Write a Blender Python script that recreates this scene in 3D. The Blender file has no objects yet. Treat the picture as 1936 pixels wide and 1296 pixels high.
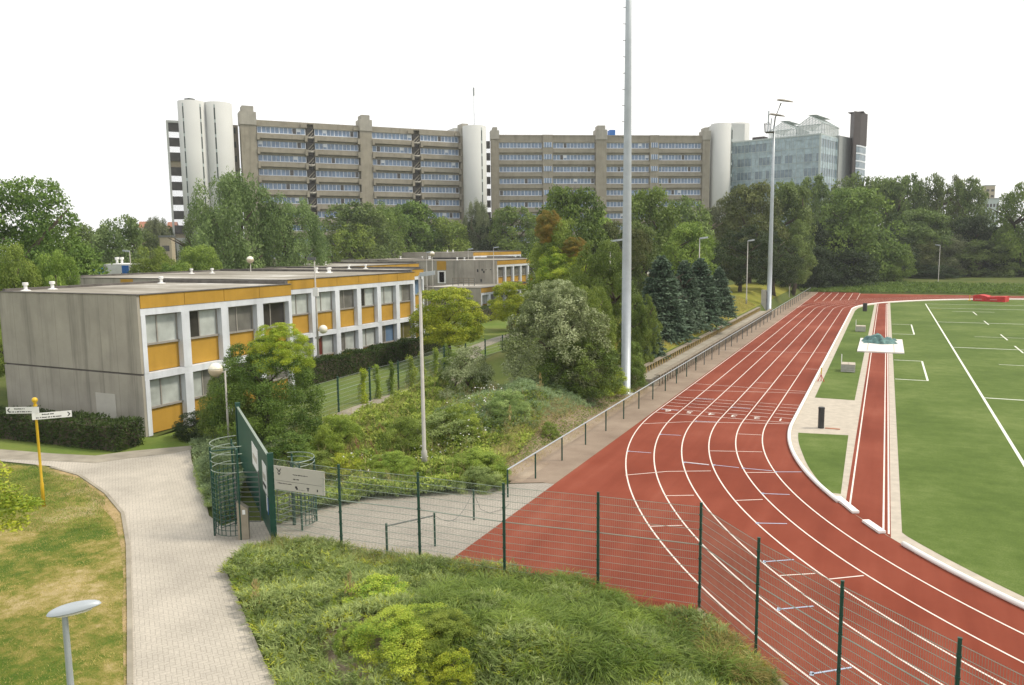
import bpy, math, random
import numpy as np
from mathutils import Vector, Matrix
from mathutils.geometry import tessellate_polygon
R_=math.radians
rng=np.random.default_rng(7); random.seed(7)
sc=bpy.context.scene; col=sc.collection
# ---------------------------------------------------------------- camera
F=1480.; CX,CY=968.,648.; CAMH=9.4
def _basis():
    p1=np.array([0,465.-CY,F]); p2=np.array([1000.,454.2-CY,F])
    n=np.cross(p1,p2); n/=np.linalg.norm(n)
    if n[1]<0:n=-n
    up=-n; Y=np.array([1677-CX,465-.0108*709-CY,F]); Y/=np.linalg.norm(Y)
    X=np.cross(Y,up); X/=np.linalg.norm(X)
    return np.stack([X,Y,up])
RB=_basis()
cam=bpy.data.objects.new('camera',bpy.data.cameras.new('camera')); col.objects.link(cam)
cam.data.sensor_width=36; cam.data.lens=F/1936*36; cam.data.clip_start=.1; cam.data.clip_end=6000
M=Matrix(((RB[0][0],-RB[0][1],-RB[0][2],0),(RB[1][0],-RB[1][1],-RB[1][2],0),(RB[2][0],-RB[2][1],-RB[2][2],CAMH),(0,0,0,1)))
cam.matrix_world=M; sc.camera=cam
def ray(px,py): return RB@np.array([px-CX,py-CY,F])
def at(px,py,z=0.):          # where a sight line meets a level of height z
    d=ray(px,py); t=(z-CAMH)/d[2]; return (d[0]*t,d[1]*t)
def dep(px,py,d):            # the point of a sight line d metres in front of the camera
    r=ray(px,py)*d/F; return (r[0],r[1],r[2]+CAMH)
# ---------------------------------------------------------------- world, sun
w=bpy.data.worlds.new('World'); sc.world=w; w.use_nodes=True
nt=w.node_tree; nt.nodes.clear()
N=nt.nodes.new; Lk=nt.links.new
SUNDIR=Vector((.62,.28,.85)).normalized()
sky=N('ShaderNodeTexSky'); sky.sky_type='NISHITA'; sky.sun_disc=False
sky.sun_elevation=math.asin(SUNDIR.z); sky.sun_rotation=math.atan2(SUNDIR.x,SUNDIR.y)
sky.air_density=1.; sky.dust_density=3.; 
sm=N('ShaderNodeVectorMath'); sm.operation='SCALE'; sm.inputs['Scale'].default_value=.10
Lk(sky.outputs[0],sm.inputs[0])
tc=N('ShaderNodeTexCoord'); nz=N('ShaderNodeTexNoise'); nz.inputs['Scale'].default_value=1.6; nz.inputs['Detail'].default_value=6
mp=N('ShaderNodeMapping'); mp.inputs['Scale'].default_value=(1,1,3.5); Lk(tc.outputs['Generated'],mp.inputs[0]); Lk(mp.outputs[0],nz.inputs[0])
cr=N('ShaderNodeValToRGB'); cr.color_ramp.elements[0].position=.3; cr.color_ramp.elements[1].position=.7
cr.color_ramp.elements[0].color=(.99,1.01,1.03,1); cr.color_ramp.elements[1].color=(1.14,1.12,1.07,1)
Lk(nz.outputs[0],cr.inputs[0])
mx=N('ShaderNodeMix'); mx.data_type='RGBA'; mx.inputs[0].default_value=.93
Lk(sm.outputs[0],mx.inputs[6]); Lk(cr.outputs[0],mx.inputs[7])
bg=N('ShaderNodeBackground'); bg.inputs[1].default_value=1.17; Lk(mx.outputs[2],bg.inputs[0])
wo=N('ShaderNodeOutputWorld'); Lk(bg.outputs[0],wo.inputs[0])
sl=bpy.data.lights.new('sun','SUN'); sl.energy=2.9; sl.angle=R_(10); sl.color=(1,.91,.76)
so=bpy.data.objects.new('sun',sl); col.objects.link(so); so.rotation_euler=(-SUNDIR).to_track_quat('-Z','Y').to_euler()
sc.view_settings.view_transform='Standard'; sc.view_settings.look='None'; sc.view_settings.exposure=0; sc.view_settings.gamma=1
sc.render.engine='CYCLES'; sc.render.resolution_x=1024; sc.render.resolution_y=685
sc.cycles.max_bounces=6; sc.cycles.transparent_max_bounces=6
# ---------------------------------------------------------------- tags
def tag(o,label=None,cat=None,group=None,kind=None):
    if label:o['label']=label
    if cat:o['category']=cat
    if group:o['group']=group
    if kind:o['kind']=kind
    return o
def thing(name,label,cat,loc=(0,0,0),rz=0,group=None):
    o=bpy.data.objects.new(name,None); col.objects.link(o); o.empty_display_size=.2
    o.location=loc; o.rotation_euler=(0,0,rz); return tag(o,label,cat,group)
def copy_tree(o,parent=None):
    c=o.copy(); col.objects.link(c); c.parent=parent
    for ch in o.children: copy_tree(ch,c)
    return c
# ---------------------------------------------------------------- materials
class NT:
    def __init__(s,name):
        s.m=bpy.data.materials.new(name); s.m.use_nodes=True; s.t=s.m.node_tree; s.p=s.t.nodes['Principled BSDF']; s.out=s.t.nodes['Material Output']
    def n(s,k,**kw):
        x=s.t.nodes.new(k)
        for a,b in kw.items(): setattr(x,a,b)
        return x
    def l(s,a,b): s.t.links.new(a,b)
    def mth(s,op,a,b=None,c=None):
        x=s.n('ShaderNodeMath',operation=op)
        for i,v in enumerate((a,b,c)):
            if v is None: continue
            if isinstance(v,(int,float)): x.inputs[i].default_value=v
            else: s.l(v,x.inputs[i])
        return x.outputs[0]
    def mix(s,f,a,b,bt='MIX'):
        x=s.n('ShaderNodeMix',data_type='RGBA',blend_type=bt)
        for i,v in ((0,f),(6,a),(7,b)):
            if isinstance(v,(int,float)): x.inputs[i].default_value=v
            elif isinstance(v,tuple): x.inputs[i].default_value=(*v[:3],1)
            else: s.l(v,x.inputs[i])
        return x.outputs[2]
    def pos(s,scale=(1,1,1),rot=0,obj=True):
        t=s.n('ShaderNodeTexCoord'); m=s.n('ShaderNodeMapping'); m.inputs['Scale'].default_value=scale; m.inputs['Rotation'].default_value=(0,0,rot)
        s.l(t.outputs['Object'],m.inputs[0]); return m.outputs[0]
    def noise(s,v,scale,detail=4,rough=.55):
        x=s.n('ShaderNodeTexNoise'); x.inputs['Scale'].default_value=scale; x.inputs['Detail'].default_value=detail; x.inputs['Roughness'].default_value=rough
        s.l(v,x.inputs[0]); return x.outputs[0]
    def ramp(s,f,stops):
        x=s.n('ShaderNodeValToRGB'); e=x.color_ramp.elements
        while len(e)<len(stops): e.new(.5)
        for i,(p,c) in enumerate(stops): e[i].position=p; e[i].color=(*c,1)
        s.l(f,x.inputs[0]); return x.outputs[0]
    def bump(s,h,st=.3,d=.02):
        x=s.n('ShaderNodeBump'); x.inputs['Strength'].default_value=st; x.inputs['Distance'].default_value=d
        s.l(h,x.inputs['Height']); s.l(x.outputs[0],s.p.inputs['Normal'])
    def fin(s,c=None,rough=.8,spec=.3,metal=0):
        if c is not None:
            if isinstance(c,tuple): s.p.inputs['Base Color'].default_value=(*c,1)
            else: s.l(c,s.p.inputs['Base Color'])
        s.p.inputs['Roughness'].default_value=rough; s.p.inputs['Specular IOR Level'].default_value=spec; s.p.inputs['Metallic'].default_value=metal
        return s.m
def simple(name,c,rough=.6,var=.12,scale=3.,spec=.3,metal=0,bump=0):
    t=NT(name); v=t.pos(); f=t.noise(v,scale,5)
    a=tuple(x*(1-var) for x in c); b=tuple(min(1,x*(1+var)) for x in c)
    r=t.ramp(f,[(.3,a),(.7,b)])
    if bump: t.bump(t.noise(v,scale*12,3),bump)
    return t.fin(r,rough,spec,metal)
def leafmat(name,c1,c2,c3,objvar=.1,trans=.3):
    t=NT(name); g=t.n('ShaderNodeNewGeometry'); oi=t.n('ShaderNodeObjectInfo')
    r=t.ramp(g.outputs['Random Per Island'],[(0.,c1),(.55,c2),(1.,c3)])
    v=t.pos(); f=t.noise(v,.9,2); r=t.mix(.45,r,t.ramp(f,[(.35,tuple(x*.72 for x in c1)),(.65,tuple(min(1,x*1.25) for x in c3))]))
    hs=t.n('ShaderNodeHueSaturation'); t.l(r,hs.inputs['Color'])
    t.l(t.mth('ADD',t.mth('MULTIPLY',oi.outputs['Random'],objvar*.16),.5-objvar*.04),hs.inputs['Hue'])
    t.l(t.mth('ADD',t.mth('MULTIPLY',oi.outputs['Random'],objvar*2.6),1.05-objvar*1.2),hs.inputs['Value'])
    t.fin(hs.outputs[0],.55,.25)
    tr=t.n('ShaderNodeBsdfTranslucent'); t.l(hs.outputs[0],tr.inputs[0]); ms=t.n('ShaderNodeMixShader'); ms.inputs[0].default_value=trans
    t.l(t.p.outputs[0],ms.inputs[1]); t.l(tr.outputs[0],ms.inputs[2]); t.l(ms.outputs[0],t.out.inputs[0]); return t.m
def paver(name,unit,c,rot=0.,joint=.5):
    t=NT(name); v=t.pos((1/unit,1/unit,1),rot); s=t.n('ShaderNodeSeparateXYZ'); t.l(v,s.inputs[0]); x,y=s.outputs[0],s.outputs[1]
    i=t.mth('FLOOR',x); j=t.mth('FLOOR',y); fx=t.mth('SUBTRACT',x,i); fy=t.mth('SUBTRACT',y,j)
    k=t.mth('FLOORED_MODULO',t.mth('SUBTRACT',i,j),4.)
    def eq(n): return t.mth('COMPARE',k,float(n),.1)
    d1=t.mth('ADD',fx,eq(1)); d2=t.mth('ADD',t.mth('SUBTRACT',1.,fx),eq(0)); d3=t.mth('ADD',fy,eq(2)); d4=t.mth('ADD',t.mth('SUBTRACT',1.,fy),eq(3))
    d=t.mth('MINIMUM',t.mth('MINIMUM',d1,d2),t.mth('MINIMUM',d3,d4))
    jn=t.mth('SUBTRACT',1.,t.mth('MINIMUM',t.mth('MULTIPLY',d,12.),1.))
    bi=t.mth('SUBTRACT',i,eq(1)); bj=t.mth('SUBTRACT',j,eq(2))
    wn=t.n('ShaderNodeTexWhiteNoise',noise_dimensions='2D'); cb=t.n('ShaderNodeCombineXYZ'); t.l(bi,cb.inputs[0]); t.l(bj,cb.inputs[1]); t.l(cb.outputs[0],wn.inputs[0])
    base=t.ramp(wn.outputs[0],[(0,tuple(q*.86 for q in c)),(1,tuple(q*1.1 for q in c))])
    v2=t.pos(); big=t.noise(v2,.35,5,.6); base=t.mix(.65,base,t.ramp(big,[(.36,tuple(q*.66 for q in c)),(.60,tuple(q*1.12 for q in c))]))
    fine=t.noise(v2,22,3); base=t.mix(.25,base,t.ramp(fine,[(.3,(.15,.14,.12)),(.7,(.6,.56,.5))]),'MIX')
    cc=t.mix(t.mth('MULTIPLY',jn,joint),base,(.10,.09,.075)); t.bump(jn,-.25,.01)
    return t.fin(cc,.85,.2)
def wallmat(name,c,joint=1.15,axis=0,stain=.5):
    t=NT(name); v=t.pos(); st=t.noise(t.pos((.9,.9,.07)),1.6,6,.6); bl=t.noise(v,.55,6,.6)
    b=t.ramp(bl,[(.25,tuple(q*.78 for q in c)),(.7,tuple(q*1.08 for q in c))])
    b=t.mix(t.mth('MULTIPLY',t.mth('MAXIMUM',t.mth('SUBTRACT',st,.5),0.),stain*5),b,tuple(q*.45 for q in c))
    s=t.n('ShaderNodeSeparateXYZ'); t.l(v,s.inputs[0])
    if joint:
        h=t.mth('FRACT',t.mth('DIVIDE',s.outputs[axis],joint)); e=t.mth('LESS_THAN',t.mth('ABSOLUTE',t.mth('SUBTRACT',h,.5)),.012)
        b=t.mix(t.mth('MULTIPLY',e,.35),b,(.08,.08,.07)); 
    t.bump(t.noise(v,14,4),.15,.01)
    return t.fin(b,.9,.15)
def groundmat(name,stops,sc1,sc2,str_=.5,stretch=(1,1,1),mid=.5):
    t=NT(name); v=t.pos(stretch); a=t.noise(v,sc1,8,.62); b=t.noise(v,sc2,4,.7)
    f=t.mth('ADD',t.mth('MULTIPLY',a,1-mid*.6),t.mth('MULTIPLY',b,mid*.6)); c=t.ramp(f,stops); t.bump(b,str_,.03); return t.fin(c,.95,.1)
def glassmat(name,c,rough=.12,spec=.6):
    t=NT(name); g=t.noise(t.pos(),.8,3); return t.fin(t.ramp(g,[(.3,tuple(q*.7 for q in c)),(.7,tuple(q*1.25 for q in c))]),rough,spec)
m={}
m['ground']=groundmat('rough_grass_ground',[(.3,(.05,.075,.02)),(.5,(.09,.115,.03)),(.7,(.14,.14,.05))],.15,3.)
m['lawn']=groundmat('back_lawn',[(.3,(.085,.15,.028)),(.5,(.14,.19,.04)),(.72,(.22,.22,.07))],.22,5.)
def drylawn():
    t=NT('dry_lawn'); v=t.pos(); a=t.noise(v,.32,5,.6); b=t.noise(v,2.2,6,.7); c=t.noise(v,26,3,.7)
    f=t.mth('ADD',t.mth('ADD',t.mth('MULTIPLY',a,.55),t.mth('MULTIPLY',b,.3)),t.mth('MULTIPLY',c,.15))
    r=t.ramp(f,[(.42,(.07,.12,.016)),(.47,(.125,.155,.026)),(.51,(.22,.20,.05)),(.55,(.32,.26,.10)),(.60,(.44,.35,.19))]); t.bump(c,.6,.03); return t.fin(r,.95,.1)
m['dry']=drylawn()
m['edge']=groundmat('dry_lawn_edge',[(.42,(.17,.17,.045)),(.5,(.33,.25,.12)),(.6,(.44,.32,.18))],1.2,14.)
m['soil']=groundmat('sandy_soil',[(.3,(.19,.14,.10)),(.5,(.30,.235,.175)),(.7,(.42,.35,.27))],.5,9.)
m['gravel']=groundmat('gravel',[(.3,(.20,.15,.115)),(.5,(.275,.215,.165)),(.7,(.36,.29,.225))],.4,30.,.6)
m['bark']=groundmat('bark_mulch',[(.3,(.13,.10,.06)),(.5,(.26,.21,.14)),(.7,(.40,.34,.25))],1.,18.,.8)
def trackmat():
    t=NT('red_track'); v=t.pos(); a=t.noise(v,.10,6,.6); b=t.noise(v,60,2); w_=t.noise(t.pos((1.2,.08,1)),1.,4)
    f=t.mth('ADD',t.mth('MULTIPLY',a,.7),t.mth('MULTIPLY',w_,.3))
    r=t.ramp(f,[(.36,(.168,.036,.018)),(.47,(.212,.049,.026)),(.55,(.25,.064,.036)),(.64,(.295,.092,.056))]); r=t.mix(t.mth('MULTIPLY',b,.3),r,(.15,.03,.02)); t.bump(b,.3,.006); return t.fin(r,.85,.12)
m['track']=trackmat()
m['line']=simple('white_line_paint',(.74,.66,.60),.7,.1,4)
m['bline']=simple('pale_blue_line_paint',(.42,.48,.62),.7,.1,4)
m['pline']=simple('white_pitch_line',(.72,.74,.66),.8,.08,2)
m['yline']=simple('yellow_pitch_line',(.6,.45,.05),.8,.08,2)
def turf():
    t=NT('artificial_turf'); v=t.pos(); a=t.noise(v,.12,5,.6); s=t.noise(t.pos((.35,4.,1)),1.,4); g=t.noise(v,24,3,.7); c=t.noise(v,150,1)
    q=t.noise(v,1.3,5,.65); f=t.mth('ADD',t.mth('ADD',t.mth('MULTIPLY',a,.42),t.mth('MULTIPLY',s,.08)),t.mth('ADD',t.mth('MULTIPLY',g,.3),t.mth('MULTIPLY',q,.2)))
    r=t.ramp(f,[(.38,(.055,.092,.014)),(.5,(.092,.14,.027)),(.61,(.155,.20,.058))]); t.bump(g,.3,.02); return t.fin(r,.9,.15)
m['turf']=turf()
m['pave']=paver('herringbone_pavers',.115,(.50,.455,.385),R_(38),.55)
m['plaza']=paver('plaza_pavers',.14,(.36,.325,.28),R_(10),.6)
m['slab']=simple('concrete_slab',(.31,.28,.225),.9,.2,1.2,bump=.2)
m['strip']=simple('grey_paving_strip',(.46,.41,.34),.9,.12,2.5,bump=.2)
m['kerb']=simple('white_kerb',(.86,.85,.82),.5,.03,2)
m['wall']=wallmat('precast_wall',(.37,.345,.295),1.15,0,.65)
m['wall2']=wallmat('precast_wall_side',(.315,.285,.24),1.15,1,.55)
m['roof']=groundmat('roof_membrane',[(.36,(.17,.155,.13)),(.5,(.29,.27,.23)),(.58,(.40,.38,.34)),(.63,(.66,.66,.64))],.22,4.,.1,(.35,1,1),.3)  # whitish patches put the sky reflection of wet puddles into the colour
m['parapet']=simple('dark_roof_edge',(.12,.11,.10),.8,.3,2)
m['yellow']=wallmat('ochre_panel',(.47,.275,.048),0,0,.22)
m['white']=wallmat('white_concrete_frame',(.68,.71,.76),0,0,.3)  # bluish tint puts the cool shading of the white frames into the colour
m['whitep']=simple('white_paint',(.8,.8,.78),.5,.06,3)
m['frame']=simple('window_frame_grey',(.30,.28,.25),.5,.1,3)
m['cur1']=glassmat('window_pale_curtain',(.44,.47,.45),.35,.6)
m['cur2']=glassmat('window_dim_curtain',(.17,.165,.15),.2,.6)
m['cur3']=glassmat('window_dark_room',(.05,.045,.04),.12,.6)
m['cur4']=glassmat('window_blue_curtain',(.12,.19,.30),.3,.5)
m['cur5']=glassmat('window_olive_curtain',(.12,.11,.03),.3,.5)
m['cur6']=glassmat('window_red_brown',(.16,.04,.03),.3,.5)
m['green']=simple('dark_green_metal',(.012,.06,.042),.4,.15,4,.5)
m['greenp']=simple('green_panel',(.012,.075,.052),.5,.15,2,.4)
m['wire']=simple('fence_wire',(.27,.32,.27),.5,.1,5,.4,.2)
m['galv']=simple('galvanised_steel',(.42,.46,.49),.45,.08,2,.5,.3)
m['galvd']=simple('dark_steel',(.13,.14,.135),.5,.15,3,.4,.2)
m['pole']=simple('concrete_grey_pole',(.40,.385,.35),.6,.12,3)
m['globe']=simple('globe_glass',(.82,.78,.66),.25,.03,3,.6)
m['globe2']=simple('globe_shade_brown',(.46,.39,.28),.4,.03,3,.5)
m['yelpaint']=simple('yellow_paint',(.62,.40,.02),.45,.08,3,.5)
m['signw']=simple('sign_white',(.78,.79,.78),.5,.04,3)
m['signg']=simple('sign_board_cream',(.48,.46,.41),.6,.04,3)
m['black']=simple('black_ink',(.03,.03,.035),.6,.05,3)
m['blue']=simple('blue_panel',(.03,.16,.50),.5,.1,3)
m['alu']=simple('brushed_metal',(.36,.32,.26),.4,.1,3,.5,.5)
m['wood']=simple('weathered_wood',(.25,.215,.165),.85,.25,4)
m['woody']=simple('yellowed_post',(.42,.31,.13),.85,.25,4)
m['trunk']=simple('tree_bark',(.10,.08,.058),.9,.3,6,bump=.5)
m['pvmat']=simple('white_mat',(.72,.68,.64),.7,.1,2)
m['tarp']=simple('teal_tarpaulin',(.10,.20,.19),.6,.5,3,bump=.6)
m['red']=simple('red_vinyl',(.55,.035,.035),.5,.2,2)
m['bin']=simple('dark_bin',(.045,.045,.045),.5,.1,3)
m['box']=simple('grey_timber_box',(.42,.41,.38),.8,.15,5)
m['brick']=simple('red_roof_tiles',(.40,.17,.10),.8,.2,3)
m['tan']=simple('tan_render',(.42,.36,.26),.8,.1,3)
# far buildings
m['fconc']=wallmat('brown_concrete',(.33,.30,.24),0,0,.4)
m['fconcl']=wallmat('pale_concrete_cap',(.40,.38,.33),0,0,.4)
m['fwhite']=simple('white_tower',(.52,.53,.51),.7,.04,.12)
m['fdark']=simple('dark_spandrel_gap_shade',(.085,.08,.075),.6,.2,1)
m['fglass']=glassmat('blue_window_glass',(.17,.25,.38),.15,.7)
m['fframe']=simple('pale_window_frame',(.70,.74,.80),.5,.06,1)
m['fgrey']=simple('grey_cladding',(.34,.36,.36),.5,.06,1)
m['gglass']=glassmat('teal_curtain_glass',(.29,.385,.425),.12,.7)
m['gglass2']=glassmat('clear_glass_band',(.16,.22,.265),.1,.7)
m['gframe']=simple('curtain_wall_frame',(.44,.50,.49),.45,.06,1)
m['fbrown']=simple('brown_cladding',(.060,.048,.046),.6,.12,1)
m['slit']=simple('dark_slit',(.06,.075,.07),.4,.1,1)
def skyglass():
    t=NT('light_through_glass'); t.p.inputs['Alpha'].default_value=.12; return t.fin((.55,.60,.63),.15,.7)
m['bright']=skyglass()
# foliage
LM=dict(
 lime=leafmat('leaf_lime',(.17,.29,.03),(.33,.45,.05),(.62,.60,.08)),
 maple=leafmat('leaf_maple',(.068,.13,.022),(.12,.205,.033),(.215,.29,.055)),
 mid=leafmat('leaf_mid',(.091,.153,.026),(.151,.235,.040),(.269,.343,.075)),
 light=leafmat('leaf_light',(.135,.209,.033),(.220,.313,.052),(.363,.434,.089)),
 birch=leafmat('leaf_birch',(.095,.15,.045),(.155,.22,.065),(.25,.31,.11)),
 grey=leafmat('leaf_grey',(.110,.136,.062),(.169,.200,.092),(.279,.299,.154)),
 dark=leafmat('leaf_dark',(.022,.042,.013),(.040,.070,.020),(.075,.11,.033)),
 wood=leafmat('leaf_woodland',(.07,.115,.03),(.135,.19,.05),(.26,.32,.09)),
 brown=leafmat('leaf_brownish',(.075,.10,.03),(.125,.155,.045),(.21,.22,.07)),
 spruce=leafmat('needle_spruce',(.045,.085,.045),(.085,.14,.08),(.165,.225,.145),.1,.1),
 yellow=leafmat('leaf_yellowgreen',(.19,.28,.02),(.33,.41,.035),(.58,.56,.06)),
 gold=leafmat('leaf_gold',(.242,.209,.013),(.396,.319,.028),(.550,.396,.044)),
 orange=leafmat('leaf_orange',(.11,.14,.025),(.22,.19,.035),(.42,.22,.05)),
 olive=leafmat('leaf_olive',(.14,.185,.05),(.27,.33,.12),(.56,.60,.38),.03),
 juniper=leafmat('leaf_juniper',(.16,.24,.065),(.28,.38,.11),(.45,.52,.20)),
 juniperb=leafmat('leaf_blue_juniper',(.119,.174,.083),(.203,.271,.130),(.335,.413,.204)),
 hedge=leafmat('leaf_hedge',(.023,.043,.010),(.039,.071,.015),(.078,.122,.024)),
 weed=leafmat('leaf_weed',(.152,.230,.029),(.253,.345,.049),(.430,.483,.088)),
 straw=leafmat('leaf_straw',(.240,.192,.072),(.384,.312,.120),(.552,.456,.228)),
 rust=leafmat('leaf_rust',(.180,.100,.040),(.280,.170,.080),(.360,.250,.130)),
 grass=leafmat('leaf_grass',(.085,.15,.02),(.15,.225,.03),(.28,.34,.06)),
 drygrass=leafmat('leaf_drygrass',(.228,.235,.047),(.380,.317,.094),(.546,.414,.164)),
 petal=leafmat('petals',(.750,.750,.700),(.800,.800,.760),(.820,.820,.800),.0,.2))
# ---------------------------------------------------------------- mesh building
class MB:
    def __init__(s): s.v=[]; s.f=[]; s.mi=[]; s.m=0
    def quad(s,a,b,c,d):
        n=len(s.v); s.v+=[a,b,c,d]; s.f.append((n,n+1,n+2,n+3)); s.mi.append(s.m)
    def poly(s,pts):
        n=len(s.v); s.v+=list(pts); s.f.append(tuple(range(n,n+len(pts)))); s.mi.append(s.m)
    def box(s,x0,x1,y0,y1,z0,z1,T=None):
        P=[(x,y,z) for z in (z0,z1) for x,y in ((x0,y0),(x1,y0),(x1,y1),(x0,y1))]
        if T: P=[T(p) for p in P]
        n=len(s.v); s.v+=P
        for f in ((0,3,2,1),(4,5,6,7),(0,1,5,4),(1,2,6,5),(2,3,7,6),(3,0,4,7)): s.f.append(tuple(n+i for i in f)); s.mi.append(s.m)
        return s
    def prism(s,pts,z0,z1):
        n=len(s.v); k=len(pts); s.v+=[(x,y,z0) for x,y in pts]+[(x,y,z1) for x,y in pts]
        for i in range(k): j=(i+1)%k; s.f.append((n+i,n+j,n+k+j,n+k+i)); s.mi.append(s.m)
        s.f.append(tuple(n+k+i for i in range(k))); s.mi.append(s.m); s.f.append(tuple(n+i for i in range(k))[::-1]); s.mi.append(s.m); return s
    def tube(s,pts,rad,seg=8,cap=True):
        pts=[Vector(p) for p in pts]; k=len(pts)
        if isinstance(rad,(int,float)): rad=[rad]*k
        base=len(s.v)
        for i,p in enumerate(pts):
            d=(pts[min(i+1,k-1)]-pts[max(i-1,0)]).normalized()
            u=d.cross(Vector((0,0,1)) if abs(d.z)<.95 else Vector((1,0,0))).normalized(); v=d.cross(u)
            for j in range(seg):
                a=2*math.pi*j/seg; s.v.append(tuple(p+(u*math.cos(a)+v*math.sin(a))*rad[i]))
        for i in range(k-1):
            for j in range(seg):
                a=base+i*seg+j; b=base+i*seg+(j+1)%seg; s.f.append((a,b,b+seg,a+seg)); s.mi.append(s.m)
        if cap: s.f.append(tuple(base+j for j in range(seg))[::-1]); s.mi.append(s.m); s.f.append(tuple(base+(k-1)*seg+j for j in range(seg))); s.mi.append(s.m)
        return s
    def lathe(s,prof,seg=16,c=(0,0,0)):
        base=len(s.v)
        for r,z in prof:
            for j in range(seg): a=2*math.pi*j/seg; s.v.append((c[0]+r*math.cos(a),c[1]+r*math.sin(a),c[2]+z))
        for i in range(len(prof)-1):
            for j in range(seg): a=base+i*seg+j; b=base+i*seg+(j+1)%seg; s.f.append((a,b,b+seg,a+seg)); s.mi.append(s.m)
        s.f.append(tuple(base+j for j in range(seg))[::-1]); s.mi.append(s.m); s.f.append(tuple(base+(len(prof)-1)*seg+j for j in range(seg))); s.mi.append(s.m)
        return s
    def mesh(s,name,mats,smooth=False):
        me=bpy.data.meshes.new(name); me.from_pydata([tuple(map(float,p)) for p in s.v],[],s.f)
        if not isinstance(mats,(list,tuple)): mats=[mats]
        for q in mats: me.materials.append(q)
        if len(mats)>1: me.polygons.foreach_set('material_index',s.mi)
        if smooth: me.polygons.foreach_set('use_smooth',[True]*len(s.f))
        me.update(); return me
    def build(s,name,mats,parent=None,smooth=False,loc=None):
        o=bpy.data.objects.new(name,s.mesh(name,mats,smooth)); col.objects.link(o)
        if parent: o.parent=parent
        if loc: o.location=loc
        return o
def sheet(name,pts,z,mat,kind='structure'):
    tri=tessellate_polygon([[Vector((p[0],p[1],0)) for p in pts]])
    me=bpy.data.meshes.new(name); me.from_pydata([(p[0],p[1],z) for p in pts],[],[tuple(t) for t in tri]); me.materials.append(mat)
    me.update()
    if me.polygons and me.polygons[0].normal.z<0: me.flip_normals()
    o=bpy.data.objects.new(name,me); col.objects.link(o); o['kind']=kind; return o
def norm(a): return a/np.maximum(np.linalg.norm(a,axis=-1,keepdims=True),1e-9)
def leafmesh(name,P,T,Nn,Ln,Wd,mat,tri=False,mats=None,mi=None):
    P=np.asarray(P,float); n=len(P); T=norm(np.asarray(T,float)); S=norm(np.cross(T,Nn)); Ln=np.broadcast_to(Ln,(n,))[:,None]; Wd=np.broadcast_to(Wd,(n,))[:,None]
    if tri: V=np.stack([P-S*Wd/2,P+S*Wd/2,P+T*Ln],1); k=3
    else: V=np.stack([P,P+T*Ln*.45+S*Wd/2,P+T*Ln,P+T*Ln*.45-S*Wd/2],1); k=4
    me=bpy.data.meshes.new(name); me.vertices.add(n*k); me.vertices.foreach_set('co',V.reshape(-1).astype(np.float32))
    me.loops.add(n*k); me.loops.foreach_set('vertex_index',np.arange(n*k,dtype=np.int32))
    me.polygons.add(n); me.polygons.foreach_set('loop_start',np.arange(0,n*k,k,dtype=np.int32)); me.polygons.foreach_set('loop_total',np.full(n,k,dtype=np.int32))
    for q in (mats or [mat]): me.materials.append(q)
    if mi is not None: me.polygons.foreach_set('material_index',np.asarray(mi,dtype=np.int32))
    me.update(calc_edges=True); return me
def rdir(n): return norm(rng.normal(size=(n,3)))
# ---------------------------------------------------------------- terrain
def ss(a,b,x): t=np.clip((x-a)/(b-a),0,1); return t*t*(3-2*t)
def gz(x,y):
    x=np.asarray(x,float); y=np.asarray(y,float)
    f=ss(48,60,y)*(1-ss(150,175,y))
    up=np.interp(-x,[14.9,15.25,18.5,24,31],[0,.86,2.1,2.3,0])
    z=up*f
    z=z+1.35*np.exp(-(((x+17.6)/2.8)**2+((y-38.)/6.5)**2))*ss(13.9,15.6,-x)
    z=z+.7*np.exp(-(((x+8.0)/4.6)**2+((y-15.0)/1.9)**2))*ss(0.1,1.8,(x+17.8)*.606+(y-16.8)*.795)*ss(.6,-1.2,y-18.2)*ss(38.,39.8,np.hypot(x-24.93,y-42.5))
    z=z+5.6*np.exp(-(((x+116)/15)**2+((y-143)/15)**2)**2)
    z=z+1.6*ss(162,190,y)+5*ss(190,420,np.hypot(x,y))
    return z
def terrain():
    xs=np.concatenate([[-900,-600,-400,-250,-160],np.arange(-110,-34,4),np.arange(-34,6,.6),np.arange(6,60,3),[60,80,110,160,250,400,600,900]])
    ys=np.concatenate([[-400,-200,-60,-20],np.arange(-6,62,.6),np.arange(62,200,3),[200,215,240,280,330,400,500,700,1000]])
    X,Y=np.meshgrid(xs,ys); Z=gz(X,Y)-.03; n,k=X.shape
    V=np.stack([X,Y,Z],-1).reshape(-1,3); fs=[(i*k+j,i*k+j+1,(i+1)*k+j+1,(i+1)*k+j) for i in range(n-1) for j in range(k-1)]
    me=bpy.data.meshes.new('ground'); me.from_pydata(V.tolist(),[],fs); me.materials.append(m['ground'])
    me.polygons.foreach_set('use_smooth',[True]*len(fs)); o=bpy.data.objects.new('ground',me); col.objects.link(o); o['kind']='structure'
terrain()
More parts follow.
